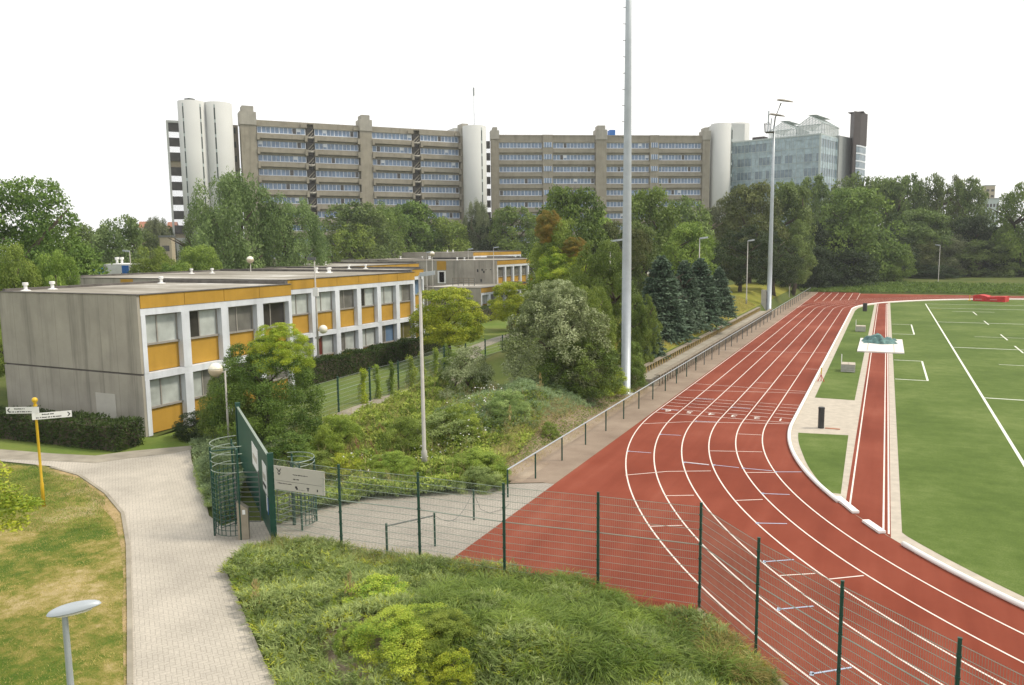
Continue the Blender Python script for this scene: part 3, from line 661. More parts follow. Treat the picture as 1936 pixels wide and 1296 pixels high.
tA=tower('tall twin lobed white tower at the left end of the slab block',[(-14.2,.5,3.0,42.6),(-8.6,.5,3.1,42.6)],42.6,[(-14.2,.5,3.0,.55,42.4),(-14.2,.5,3.0,-.75,42.4),(-8.6,.5,3.1,-.35,42.4)],FL)
c=FL((-14.5,0,0)); b=MB(); b.box(-.8,.8,-.8,.8,42.6,43.4,lambda p:(p[0]+c[0],p[1]+c[1],p[2])); b.build('roof_hatch',m['galvd'],tA)
lk=thing('glazed_link','dark spandrel link block with see through windows at the far left of the campus','link block')
for r in range(12):
    z=38.-3.3*r
    b=MB(); b.box(-19.3,-16.8,-2.,-1.2,z-1.9,z,FL); b.build('spandrel',m['fdark'],lk)
    if z>4:
        b=MB(); b.box(-19.3,-16.8,-1.75,-1.65,z-3.3,z-1.9,FL); b.build('pane',m['bright' if r%5!=2 else 'tan'],lk)
b=MB(); b.box(-19.7,-19.3,-2.4,-.9,0,38.5,FL); b.box(-19.3,-16.8,-2.4,-.9,38.002,38.5,FL); b.build('frame',m['fwhite'],lk)
b=MB(); b.box(-19.2,-16.9,-1.1,-.4,0,12.,FL); b.build('base_wall',m['fwhite'],lk)
tB=tower('white cylindrical tower between the two brown slab blocks',[(54.7,2.6,3.1,40.6)],41,[(54.7,2.6,3.1,.25,40.5)],FL)
b=MB(); b.box(50.5,54.,-6,-1.,38,40.6,FL); b.build('lift_house',m['fwhite'],tB)
b=MB(); c=FL((54.7,2.6,0)); b.tube([(c[0],c[1],40.9),(c[0],c[1],52.5)],[.09,.03],5); b.tube([(c[0],c[1],48.5),(c[0],c[1],50.5)],.22,6); b.build('antenna_mast',m['fgrey'],tB)
MB().box(60.95,61.2,1,1.5,37.0,39.8,FL) if False else None
l2=thing('glazed_link','dark link block with bright panes beside the middle white tower','link block')
for r in range(12):
    z=38.8-3.3*r
    MB().box(-5.2,-2.4,-3,-2,z-2.0,z,FR).build('spandrel',m['fdark'],l2)
    if z>4: MB().box(-5.2,-2.4,-2.7,-2.6,z-3.3,z-2.0,FR).build('pane',m['bright'],l2)
tC=tower('white rounded tower between the brown block and the glass building',[(64.6,-1.,2.9,43.6),(74.5,-14.,3.8,45.6)],43,[(66.5,-1.6,2.4,.35,43.0)],FR)
b=MB(); b.box(66.,75.,-16,-9,0,45.0,FR); b.build('core',m['fwhite'],tC)
# glass building
FG=Frame((-45.196,243.115),(.96643,-.25692)); FH=39.2; GL=28.5
tg=thing('glass_building','pale teal glass laboratory building with greenhouses on its roof','building')
MB().box(.02,GL-.02,-17,-.4,0,FH-.4,FG).build('core',m['fgrey'],tg)
MB().box(-1.3,GL+.1,-17.3,.22,FH-.398,FH,FG).build('roof',m['gframe'],tg)
MB().box(-1.2,-.05,-6,.1,0,FH-.4,FG).build('end_pier',m['fbrown'],tg)
fl=[(FH-1.4,FH-.4,'g')]
for r in range(10):
    z=FH-1.4-3.92*r
    p=MB(); p.m=0; p.box(0,GL,-.38,-.02,z-2.15,z,FG)       # clear band
    p.m=1
    for i in range(0,27):
        u=GL*i/26; p.box(u-.04,u+.04,-.019,.05,z-2.15,z,FG)
    p.m=2
    rr=random.Random(r)
    if r>0:
        for i in range(26):
            if rr.random()<.30 or i in (8,13,21): p.box(GL*i/26+.06,GL*(i+1)/26-.06,-.018,.0,z-2.1,z-.05,FG)
    else:
        for i in range(12,26): p.box(GL*i/26+.05,GL*(i+1)/26-.05,-.018,.0,z-2.15,z,FG)
    p.build('glass_band',[m['gglass2'],m['gframe'],m['gglass']],tg)
    if z-3.9>0:
        p=MB(); p.m=0; p.box(0,GL,-.38,.0,z-3.918,z-2.152,FG); p.m=1
        for i in range(0,14): u=GL*i/13; p.box(u-.05,u+.05,.001,.06,z-3.918,z-2.152,FG)
        p.box(0,GL,.061,.12,z-2.3,z-2.2,FG)
        p.build('panel_band',[m['gglass'],m['gframe']],tg)
p=MB(); p.m=0; p.box(0,GL,-.38,.08,FH-1.398,FH-.402,FG); p.m=1
for i in range(0,15): u=GL*i/14; p.box(u-.05,u+.05,.081,.16,FH-1.398,FH-.402,FG)
p.build('top_panels',[m['gglass'],m['gframe']],tg)
# side wall facing right of the corner: runs away from the camera
P0=np.array(FG((GL,0,0))[:2]); P1=np.array([-13.94,247.8]); FS=Frame(P0,P1-P0); SLn=np.linalg.norm(P1-P0)
for r in range(10):
    z=FH-1.4-3.92*r; p=MB(); p.m=0; p.box(.1,SLn,-.4,-.0,z-2.15,z,FS); p.m=1
    if z-3.9>0: p.box(.1,SLn,-.4,.02,z-3.918,z-2.152,FS)
    p.m=2
    for i in range(8): u=.1+(SLn-.2)*i/7; p.box(u-.05,u+.05,.021,.09,max(0,z-3.9),z,FS)
    p.build('side_band',[m['gglass2'],m['gglass'],m['gframe']],tg)
MB().box(.1,SLn,-.4,.06,FH-1.398,FH-.402,FS).build('side_top',m['gglass'],tg)
MB().box(-.15,.098,-.4,.1,0,FH-.402,FS).build('corner_post',m['gframe'],tg)
FT=Frame(P1+np.array([.3,.6]),(.35,.94)); 
MB().box(0,9.,-8,0,0,39.8,FT).build('grey_wall',m['fgrey'],tg)
# rooftop greenhouses
def ghouse(u0,u1,v0,v1,z0,h,hr_,label):
    g=thing('greenhouse',label,'greenhouse')
    um=(u0+u1)/2; w_=MB()
    for a,b_ in (((u0,v0),(u1,v0)),((u1,v0),(u1,v1))):
        n=9
        for i in range(n+1):
            q=[a[j]+(b_[j]-a[j])*i/n for j in (0,1)]; zz=h if b_[0]==a[0] else h+hr_*(1-abs(q[0]-um)/(um-u0)); w_.tube([FG((q[0],q[1],z0)),FG((q[0],q[1],z0+zz))],.06,4)
    for vv in (v0,v1): w_.tube([FG((u0,vv,z0+h)),FG((um,vv,z0+h+hr_)),FG((u1,vv,z0+h))],.10,4); w_.tube([FG((u0,vv,z0+h)),FG((u1,vv,z0+h))],.08,4)
    for zz,uu in ((h,u0),(h+hr_,um),(h,u1)): w_.tube([FG((uu,v0,z0+zz)),FG((uu,v1,z0+zz))],.08,4)
    for i in range(1,6):
        v=v0+(v1-v0)*i/6; w_.tube([FG((u0,v,z0+h)),FG((um,v,z0+h+hr_)),FG((u1,v,z0+h))],.05,4)
    w_.build('frame',m['gframe'],g)
    gl=MB(); gl.box(u0+.1,u1-.1,v1+.1,v0-.1,z0,z0+h,FG); gl.build('lower_glazing',m['ghglass'],g)
    gl=MB(); 
    gl.quad(FG((um,v0,z0+h+hr_-.05)),FG((um,v1,z0+h+hr_-.05)),FG((u1,v1,z0+h-.05)),FG((u1,v0,z0+h-.05))); gl.quad(FG((u0,v0,z0+h-.05)),FG((u0,v1,z0+h-.05)),FG((um,v1,z0+h+hr_-.05)),FG((um,v0,z0+h+hr_-.05))); gl.build('roof_glazing',m['ghglass'],g)
    vv=MB(); vv.quad(FG((um-1.0,v0,z0+h+hr_+.35)),FG((um+1.6,v0,z0+h+hr_+.15)),FG((um+1.6,v1,z0+h+hr_+.15)),FG((um-1.0,v1,z0+h+hr_+.35))); vv.build('open_vent',m['gframe'],g)
gm=NT('greenhouse_glazing'); gm.p.inputs['Alpha'].default_value=.45; m['ghglass']=gm.fin((.55,.60,.58),.2,.5)
ghouse(12.5,20.5,-3.,-13,FH,2.3,2.3,'rooftop greenhouse on the left nearer the lattice mast')
ghouse(20.6,28.4,-3.,-15,FH,2.9,2.5,'rooftop greenhouse on the right nearer the brown tower')
MB().box(7.5,11,-6,-3,FH,FH+1.1,FG).build('roof_plant',m['fbrown'],tg)
# brown tower
tb=thing('brown_tower','dark brown clad slim tower at the right end of the glass building','tower')
a=dep(1607,250,232); b_=dep(1614,250,226); c_=dep(1627,250,228); d_=(a[0]+4,a[1]+7,0)
ztop=46.8
MB().prism([a[:2],b_[:2],c_[:2],(c_[0]+1.6,c_[1]+5),(a[0]+1.6,a[1]+4)],37.5,ztop).build('upper_shaft',m['fbrown'],tb)
cm=((b_[0]*.55+c_[0]*.45),(b_[1]*.55+c_[1]*.45))
MB().prism([a[:2],b_[:2],cm,(cm[0]+1.6,cm[1]+5),(a[0]+1.6,a[1]+4)],0,37.498).build('lower_shaft',m['fbrown'],tb)
for k in range(12):
    z=37.4-2.15*k-2.1
    MB().prism([(cm[0]+.05,cm[1]),(c_[0],c_[1]),(c_[0]+1.5,c_[1]+5),(cm[0]+1.5,cm[1]+5)],z,z+1.7).build('window',m['gglass2'],tb)
    MB().prism([(cm[0]+.05,cm[1]-.1),(c_[0]+.1,c_[1]-.1),(c_[0]+1.5,c_[1]+5),(cm[0]+1.5,cm[1]+5)],z+1.702,z+2.098).build('transom',m['fframe'],tb)
MB().prism([(c_[0]-3.6,c_[1]-.3),(c_[0]+.6,c_[1]-.3),(c_[0]+.9,c_[1]+4),(c_[0]-2.6,c_[1]+4)],ztop+.002,ztop+.2).build('roof',m['fbrown'],tb)
# far bits of town
def house(px0,px1,py0,py1,d,label,wallm,roofm,name='house',flat=False,nw=3):
    a=dep(px0,py1,d); b=dep(px1,py1,d); zt=dep((px0+px1)/2,py0,d)[2]; zb=float(gz(a[0],a[1]))-.5; L=math.hypot(b[0]-a[0],b[1]-a[1]); rz=math.atan2(b[1]-a[1],b[0]-a[0])
    t=thing(name,label,'building',(a[0],a[1],zb),rz); H_=zt-zb; he=H_ if flat else H_*.82
    MB().box(0,L,0,L*.7,0,he).build('wall',wallm,t)
    for i in range(nw):
        for z in np.arange(he-1.8,max(he-13,1),-3.1): MB().box(L*(i+.2)/nw,L*(i+.8)/nw,-.06,-.005,z-1.2,z).build('window',m['cur3'],t)
    r=MB()
    if flat: r.box(-.2,L+.2,-.2,L*.7+.2,he+.002,he+.4)
    else:
        for y,z,yy,zz in ((-.5,he,L*.35,H_),(L*.7+.5,he,L*.35,H_)): r.quad((-.5,y,z),(L+.5,y,z),(L+.5,yy,zz),(-.5,yy,zz))
        r.poly([(0,0,he),(0,L*.7,he),(0,L*.35,H_)]); r.poly([(L,0,he),(L,L*.7,he),(L,L*.35,H_)])
    r.build('roof',roofm,t)
house(262,285,419,425,420,'red roofed house on the horizon left of the white twin tower',m['tan'],m['brick'])
house(317,332,420,426,420,'red roofed house half hidden by the foot of the white twin tower',m['tan'],m['brick'])
house(303,325,449,474,170,'small tan slatted block below the far houses',m['tan'],m['galvd'],'service_block',True,1)
house(1857,1888,377,404,300,'low teal glazed building far right beyond the woodland',m['gframe'],m['fgrey'],'office_building',True,5)
house(1862,1880,352,378,420,'faint distant chimneyed building above the far right roofs',m['tan'],m['fgrey'],'distant_building',True,2)
# a coach seen between the trees
P=dep(620,492,175); t=thing('parked_coach','maroon and white coach parked behind the far roofs','coach',(P[0],P[1],5.0),.45)
t.location=(P[0],P[1],float(gz(P[0],P[1]))-.03)
b=MB(); b.prism([(-4,-1.2),(3.7,-1.2),(4,-.9),(4,.9),(3.7,1.2),(-4,1.2)],.5,1.9); b.build('body',simple('maroon_paint',(.16,.03,.04),.4),t)
b=MB(); b.prism([(-3.9,-1.15),(3.6,-1.15),(3.9,-.85),(3.9,.85),(3.6,1.15),(-3.9,1.15)],1.902,2.6); b.build('window_band',m['gglass2'],t)
b=MB(); b.prism([(-4,-1.2),(3.7,-1.2),(4,-.9),(4,.9),(3.7,1.2),(-4,1.2)],2.602,3.1); b.build('roof',m['whitep'],t)
for xx in (-2.6,2.5):
    for yy in (-1.1,1.1): b=MB(); b.tube([(xx,yy-.15,.5),(xx,yy+.15,.5)],.5,14); b.build('wheel',m['black'],t)
# ---------------------------------------------------------------- masts and lamps
def mast(label,x,y,h,r0,r1,heads,cab=True):
    t=thing('floodlight_mast',label,'floodlight mast',(x,y,0))
    MB().lathe([(r0,0),(r0*.95,h*.25),((r0+r1)/2,h*.6),(r1,h)],20).build('pole',m['galv'],t,True)
    s=MB()
    for i in range(int(h/.95)):
        z=1.6+i*.95
        if z>h-.5: break
        rr=r0+(r1-r0)*z/h
        a=-2.4 if i%1==0 else -2.2; s.tube([(math.cos(a)*rr*.9,math.sin(a)*rr*.9,z),(math.cos(a)*(rr+.17),math.sin(a)*(rr+.17),z)],.02,5)
    s.build('climbing_step',m['galvd'],t)

    return t
def mast_(label,x,y,h,r0,r1):
    t=thing('floodlight_mast',label,'floodlight mast',(x,y,0))
    b=MB(); b.lathe([(r0*1.6,-.05),(r0*1.6,.06),(r0,.08),(r0*.95,h*.25),((r0+r1)/2,h*.6),(r1,h)],20); b.build('pole',m['galv'],t,True)
    for i in range(min(90,int(h/.95))):
        z=1.6+i*.95
        if z>h-.5: break
        rr=r0+(r1-r0)*z/h; s=MB(); a=-2.5; s.tube([(math.cos(a)*rr*.9,math.sin(a)*rr*.9,z),(math.cos(a)*(rr+.17),math.sin(a)*(rr+.17),z)],.02,5); s.build('climbing_step',m['galvd'],t)
    # head: platform with basket, two floodlights and an arm with two more
    q=MB(); q.box(-1.1,.1,-.7,.7,h-.9,h-.82)
    for i in range(7): a=i*math.pi/6+math.pi/2; q.tube([(-.5+math.cos(a)*.7,math.sin(a)*.7,h-.85),(-.5+math.cos(a)*.8,math.sin(a)*.8,h+.3)],.03,4)
    q.tube([(-.5+math.cos(a)*.8,math.sin(a)*.8,h+.3) for a in np.linspace(math.pi/2,math.pi*1.5,9)],.03,4)
    q.build('service_basket',m['galvd'],t)
    q=MB(); q.tube([(-.8,0,h-.8),(-.75,0,h+2.0)],.09,6); q.tube([(-.5,.2,h-.8),(-.4,.2,h+1.)],.07,6); q.build('antenna',m['galv'],t)
    q=MB(); q.tube([(0,0,h-.1),(.1,0,h+1.),(.8,0,h+2.9)],.09,6); q.build('head_arm',m['galvd'],t)
    for cx,cz,ww in ((.35,h+1.3,1.1),(1.3,h+3.1,1.15)):
        q=MB(); n=16; top=[]; 
        for k,zz in ((0,0),(1,.14)):
            for i in range(n): a=2*math.pi*i/n; top.append((cx+math.cos(a)*ww*(1 if k==0 else .8),math.sin(a)*.55*(1 if k==0 else .8),cz+zz-.22*math.cos(a)))
        q.v=top; 
        for i in range(n): j=(i+1)%n; q.f.append((i,j,n+j,n+i)); q.mi.append(0)
        q.f.append(tuple(range(n))[::-1]); q.mi.append(0); q.f.append(tuple(range(n,2*n))); q.mi.append(0); q.build('floodlight',m['alu'],t)
    return t
tm=mast_('tall grey floodlight mast rising out of the picture beside the handrail',-14.55,47.2,33,.30,.11)
b=MB(); b.box(-.85,-.35,-.45,.25,0,1.75); b.build('switch_cabinet',m['slab'],tm)
tm=mast_('distant floodlight mast with lamp heads beside the far end of the straight',-14.5,113.8,25.2,.33,.13)
b=MB(); b.box(-1.0,-.36,-.5,.35,0,2.9); b.build('switch_cabinet',m['pole'],tm)
RT=math.atan2(RB[1][0],RB[0][0])
def stlamp(label,x,y,z0,h,adir,L=.9,r=.06,double=False,group='tall street lamps'):
    t=thing('street_lamp',label,'street lamp',(x,y,z0),adir,group)
    b=MB(); b.lathe([(r*1.5,0),(r*1.5,.8),(r,.85),(r*.7,h)],10); b.build('pole',m['pole'],t,True)
    for sgn in ((1,-1) if double else (1,)):
        b=MB(); b.prism([(0,-.08),(sgn*L*.45,-.17),(sgn*L,-.13),(sgn*L,.13),(sgn*L*.45,.17),(0,.08)],h-.06,h+.10); 
        b.v=[(p[0],p[1],p[2]+abs(p[0])*.12) for p in b.v]; b.build('lamp_head',m['galv'],t)
    return t
stlamp('tall grey street lamp standing in the weeds behind the mesh fence',-17.15,27.3,.1,8.15,RT,.62,.085)
def lampat(label,px,pt,pb,z,adir,L=1.0,double=False):
    x,y=at(px,pb,z); f=-(RB.T@np.array([x,y,z-CAMH]))[2]*-1; h=(pb-pt)/F*f; return stlamp(label,x,y,z,h,adir,L*.8,.07,double)
lampat('street lamp at the edge of the spruces above the grass bank',1320,453,612,1.4,RT)
lampat('street lamp with trees around it left of the distant mast',1411,457,575,1.7,RT)
lampat('street lamp in front of the woodland at the far right bend',1773,465,546,.0,RT+math.pi,1.2)
P=dep(1153,640,72); stlamp('street lamp whose head shows just left of the tall mast',P[0],P[1],0,dep(1153,457,72)[2],RT,1.3)
# thin posts at the far bend
for px,pt,pb,l in ((1517,520,545,'thin white post at the far corner in front of the bushes'),(1492,545,563,'short pale post beside the far end of the handrail')):
    x,y=at(px,pb,0); h=(pb-pt)/F*math.hypot(x,y); t=MB(); t.lathe([(.07,0),(.07,h),(.1,h+.02),(.1,h+.2)],8); tag(t.build('marker_post',m['pole'],loc=(x,y,0)),l,'post')
def globe(label,x,y,z0,h,r=.3,off=0,adir=0):
    t=thing('globe_lamp',label,'globe lamp',(x,y,z0),adir,'globe lamps')
    b=MB(); b.lathe([(.055,0),(.04,h-.05)],10); b.build('pole',m['pole'],t,True)
    if off: b=MB(); b.tube([(0,0,h-.1),(off,0,h-.1)],.035,6); b.build('bracket',m['pole'],t)
    b=MB(); b.lathe([(r*math.sin(a),h+ (0 if off else r*.7)+r*math.cos(a)*-1) for a in np.linspace(1.7,math.pi-.02,10)],18,(off,0,0)); b.build('globe',m['globe'],t,True)
    b=MB(); b.lathe([(r*math.sin(a)*1.0+.001,h+(0 if off else r*.7)+r*math.cos(a)*-1) for a in np.linspace(.25,1.69,8)],18,(off,0,0)); b.build('shade',m['globe2'],t,True)
    return t
yaw=math.atan2(-RB[1][0],-RB[0][0])
globe('globe lamp on a rusty pole left of the green gate, beside the dark bush',-26.9,26.1,0,3.95,.32,.42,yaw)
# tall pole carrying a box and its own globe lamp
px_,py_=-36.3,44.0
t=thing('pole_with_globe','slender tall pole with a small box and a globe lamp before the long block','lamp pole',(px_,py_,0),yaw+math.pi)
b=MB(); b.lathe([(.09,0),(.075,4),(.045,8.6)],10); b.build('pole',m['pole'],t,True)
b=MB(); b.lathe([(.31*math.sin(a),-.31*math.cos(a)) for a in np.linspace(.05,math.pi-.02,14)],18,(.42,0,3.65)); b.build('globe',m['globe'],t,True)
b=MB(); b.box(-.18,.18,-.12,.12,6.0,6.6); b.build('junction_box',m['whitep'],t)
b=MB(); b.box(-.14,.14,-.08,.08,.9+.8,1.+.8); b.box(-.16,.16,-.09,.09,3.,3.1); b.tube([(0,0,3.62),(.3,0,3.62)],.03,6); b.build('clamp',m['pole'],t)
b=MB(); b.prism([(-.5,-.1),(.1,-.13),(.1,.13),(-.5,.1)],8.55,8.75); b.build('camera_head',m['galvd'],t)
def globat(label,px,pt,d,r=.3):
    P=dep(px,pt,d); zb=float(gz(P[0],P[1])); globe(label,P[0],P[1],zb,P[2]-zb-.2,r)
globat('globe lamp rising behind the pale flat roof on the left',473,492,72,.32)
globat('globe lamp above the roofs in front of the middle trees',817,481,100,.33)
globat('globe lamp beside the small yellow green tree and the annex',1010,543,80,.30)
globat('small round lamp between the trees and spruces right of the mast',1228,519,88,.3)
for px,pt,d,l in ((885,472,125,'thin lamp post above the farthest roof on the left of the pair'),(933,469,118,'thin lamp post above the farthest roof on the right of the pair'),(806,478,100,'short lamp post beside the middle globe lamp')):
    P=dep(px,pt,d); stlamp(l,P[0],P[1],0,P[2],yaw+math.pi,.8)
P=dep(245,476,82); stlamp('thin lamp post behind the white pavilion on the left',P[0],P[1],0,P[2],yaw,.7)
# foreground lamp with the leaf shaped head
x,y=at(122,1161,3.6); t=thing('path_lamp','grey path lamp with a flat oval head in the near left corner','path lamp',(x,y,0),yaw+math.pi+.35)
b=MB(); b.lathe([(.075,0),(.06,1.2),(.045,3.55),(.05,3.58)],14); b.build('pole',m['galv'],t,True)
def lens(zt,zb,c):
    b=MB(); n=28; rings=[]
    for k in range(7):
        s=math.sin(math.pi/2*k/6); rings.append(s)
    base=0
    for sgn,hh in ((1,zt),(-1,zb)):
        o=len(b.v)
        for k in range(7):
            rr=1-(k/6)**1.6 if k<6 else 0.0; z=hh*math.sqrt(max(0,1-rr*rr))
            for i in range(n):
                a=2*math.pi*i/n; b.v.append((c[0]+.40*rr*math.cos(a),c[1]+.14*rr*math.sin(a)*(1-.15*math.cos(a)),c[2]+sgn*z))
        for k in range(6):
            for i in range(n):
                j=(i+1)%n; q=(o+k*n+i,o+k*n+j,o+(k+1)*n+j,o+(k+1)*n+i); b.f.append(q if sgn>0 else q[::-1]); b.mi.append(0)
    return b
b=lens(.11,.05,(.14,0,3.64)); b.v=[(p[0],p[1],p[2]+(p[0]-.0)*.10) for p in b.v]; b.build('lamp_head',m['galv'],t,True)
b=MB(); b.prism([(.14+.26*math.cos(a),.085*math.sin(a)) for a in np.linspace(0,2*math.pi,20)[:-1]],3.575,3.6); b.v=[(p[0],p[1],p[2]+p[0]*.10) for p in b.v]; b.build('diffuser',m['globe'],t)
# ---------------------------------------------------------------- fences
def fence(label,pts,h,lev=(0,0),post=True,vert=.05,nh=13,skip=(),posttop=.08,pr=.032,mat='green',group=None,z0s=None):
    t=thing('mesh_fence',label,'fence',(pts[0][0],pts[0][1],0),0,group)
    ox,oy=pts[0]
    for i,(x,y) in enumerate(pts):
        z0=z0s[i] if z0s else 0
        b=MB(); b.box(x-ox-pr,x-ox+pr,y-oy-pr*.75,y-oy+pr*.75,z0-.05,z0+h+posttop); b.box(x-ox-pr*1.1,x-ox+pr*1.1,y-oy-pr*.9,y-oy+pr*.9,z0+h+posttop+.001,z0+h+posttop+.02)
        for k in range(7): b.box(x-ox-pr*1.25,x-ox+pr*1.25,y-oy-pr*1.3,y-oy+pr*1.2,z0+.15+k*h/7,z0+.19+k*h/7)
        b.build('post',m[mat],t)
    for i in range(len(pts)-1):
        if i in skip: continue
        (xa,ya),(xb,yb)=pts[i],pts[i+1]; za=z0s[i] if z0s else 0; zb=z0s[i+1] if z0s else 0
        L=math.hypot(xb-xa,yb-ya); b=MB()
        for k in range(nh):
            z=.08+(h-.1)*k/(nh-1)
            b.tube([(xa-ox,ya-oy,za+z),(xb-ox,yb-oy,zb+z)],.0075 if k not in (nh//2+1,) else .016,4,False)
        nv=int(L/vert)
        for q in range(1,nv):
            f=q/nv; x=xa+(xb-xa)*f-ox; y=ya+(yb-ya)*f-oy; z=za+(zb-za)*f
            r=.0028; n=len(b.v); b.v+=[(x-r,y-r,z+.05),(x+r,y-r,z+.05),(x,y+r,z+.05),(x-r,y-r,z+h),(x+r,y-r,z+h),(x,y+r,z+h)]
            for a in range(3): c=(a+1)%3; b.f.append((n+a,n+c,n+3+c,n+3+a)); b.mi.append(0)
        b.build('mesh_panel',m['wire'],t)
    return t
HF=2.72
fp=[(-17.6,18.75)]+[at(a,b_,HF+.08) for a,b_ in ((640,880),(790,895),(952,915),(1131,932),(1326,952),(1435,1018),(1593,1100),(1815,1208))]
d=np.array(fp[-1])-np.array(fp[-2]); fp.append(tuple(np.array(fp[-1])+d*1.0)); fp.append(tuple(np.array(fp[-1])+d*1.1))
fence('green post and wire mesh fence between the shrub bank and the track',fp,HF,nh=14)
lp=[at(a,b_,2.05) for a,b_ in ((600,725),(638,713),(698,695),(752,683),(839,660),(880,651),(917,640),(952,632))]
lp=[at(638,713,2.05),at(698,696,2.05),at(752,683,2.05),at(839,655,2.05),at(880,650,2.05),at(917,642,2.05),at(950,634,2.05)]
d=np.array(lp[0])-np.array(lp[1]); lp=[tuple(np.array(lp[0])+d*1.6)]+lp
fence('green mesh fence with climbing weeds dividing the back lawn from the bank',lp,1.97,nh=9,pr=.045)
# solid green panel with posters, turnstile
pa=np.array(fp[0]); pb=np.array(at(449,766,2.8)); dd=(pb-pa); Lp=np.linalg.norm(dd); FP=Frame(pa,dd); 
t=thing('gate_screen','solid dark green screen wall with posters at the entrance turnstile','gate screen')
b=MB(); b.box(0.05,Lp,-.05,.03,0,2.72,FP); b.build('panel',m['greenp'],t)
b=MB(); b.box(-.02,Lp+.05,-.055,.035,2.721,2.745,FP); b.build('cap_rail',m['wire'],t)
for u in (0.,Lp): b=MB(); b.box(u-.08,u+.08,-.09,.09,2.761 if False else 0,2.85,FP) if False else b.box(u-.1,u-.02 if u==0 else u+.1,-.1,.1,0,2.9,FP); b.build('post',m['green'],t)
sgn=1. 
PO=[(1.0,1.9,1.25,2.35),(4.0,5.4,1.5,2.3)]
# which side faces the camera
side=-1 if np.dot(FP.n,-pa)<0 else 1
def onpanel(u0,u1,z0,z1,mm,name,off=.0,tilt=0):
    v0,v1=((.032+off,.045+off) if side>0 else (-.065-off,-.052-off)); b=MB()
    q=[FP((u0,v1 if side>0 else v0,z0)),FP((u1,v1 if side>0 else v0,z0+tilt)),FP((u1,v1 if side>0 else v0,z1+tilt)),FP((u0,v1 if side>0 else v0,z1))]
    p=[FP((u0,v0 if side>0 else v1,z0)),FP((u1,v0 if side>0 else v1,z0+tilt)),FP((u1,v0 if side>0 else v1,z1+tilt)),FP((u0,v0 if side>0 else v1,z1))]
    n=0; b.v=q+p
    for f in ((0,1,2,3),(7,6,5,4),(0,4,5,1),(1,5,6,2),(2,6,7,3),(3,7,4,0)): b.f.append(f); b.mi.append(0)
    b.build(name,m[mm],t)
onpanel(.55,1.5,1.3,2.3,'signw','poster'); onpanel(.75,1.3,1.75,1.95,'signg','poster_text',.015); onpanel(.7,1.35,1.5,1.6,'black','poster_text',.015)
onpanel(.42,.85,.75,1.25,'signw','notice'); onpanel(.38,.45,.72,1.28,'blue','notice_edge',.015)
onpanel(2.6,4.2,1.5,2.35,'signw','poster'); onpanel(2.9,3.9,1.8,2.0,'signg','poster_text',.015)
# turnstile cages on both sides
def turnstile(label,c,R0,H_,a0,a1,ringz,lower=True):
    t=thing('turnstile',label,'turnstile',(c[0],c[1],0))
    b=MB()
    for a in (a0,(a0+a1)/2,a1): b.tube([(math.cos(a)*R0,math.sin(a)*R0,0),(math.cos(a)*R0,math.sin(a)*R0,H_)],.035,6)
    b.build('cage_post',m['green'],t)
    b=MB()
    for a in np.linspace(a0,a1,16): b.tube([(math.cos(a)*R0,math.sin(a)*R0,.15),(math.cos(a)*R0,math.sin(a)*R0,H_*.72)],.013,5)
    b.build('cage_bars',m['green'],t)
    b=MB()
    for z in np.arange(.15,H_*.72,.17): b.tube([(math.cos(a)*R0,math.sin(a)*R0,z) for a in np.linspace(a0,a1,14)],.012,5)
    b.build('cage_hoops',m['green'],t)
    b=MB()
    for z in ringz: b.tube([(math.cos(a)*R0,math.sin(a)*R0,z) for a in np.linspace(a0-.2,a1+.2,18)],.014,5)
    b.build('top_rings',m['wire'],t)
    b=MB(); b.tube([(0,0,0),(0,0,H_*.95)],.06,8)
    b.build('rotor_post',m['green'],t)
    for k in range(3):
        a=k*2.09+.4; b=MB()
        for z in np.arange(.35,H_*.7,.17): b.tube([(0,0,z),(math.cos(a)*R0*.9,math.sin(a)*R0*.9,z)],.017,5)
        b.tube([(math.cos(a)*R0*.9,math.sin(a)*R0*.9,.35),(math.cos(a)*R0*.9,math.sin(a)*R0*.9,H_*.7)],.017,5); b.build('rotor_wing',m['galvd'],t)
    b=MB()
    for a in (a0,a1,(a0+a1)/2): b.tube([(0,0,H_*.95),(math.cos(a)*R0,math.sin(a)*R0,H_*.95)],.025,5)
    b.build('roof_arm',m['green'],t)
ca=FP((1.25,side*.9,0)); cb=FP((1.1,-side*.85,0)); an=math.atan2(FP.n[1]*side,FP.n[0]*side)
turnstile('full height green turnstile cage on the path side of the screen',ca,.8,3.0,an-1.5,an+1.5,(2.25,2.55,2.85,3.1))
turnstile('green turnstile cage behind the screen on the sports ground side',cb,.75,2.3,an+math.pi-1.4,an+math.pi+1.4,(2.2,2.35))
# intercom pillar
x,y=at(462,1018,0); t=thing('intercom_pillar','beige metal intercom pillar with sloping top before the turnstile','pillar',(x,y,0),yaw+.2)
b=MB(); b.v=[(-.17,-.14,0),(.17,-.14,0),(.17,.14,0),(-.17,.14,0),(-.17,-.14,1.02),(.17,-.14,1.28),(.17,.14,1.28),(-.17,.14,1.02)]
for f in ((0,3,2,1),(4,5,6,7),(0,1,5,4),(1,2,6,5),(2,3,7,6),(3,0,4,7)): b.f.append(f); b.mi.append(0)
b.build('housing',m['alu'],t); MB().box(-.09,.0,-.15,-.141,.85,1.0).build('speaker_panel',m['signw'],t); MB().box(-.09,.0,.141,.15,.85,1.0).build('speaker_panel',m['signw'],t)
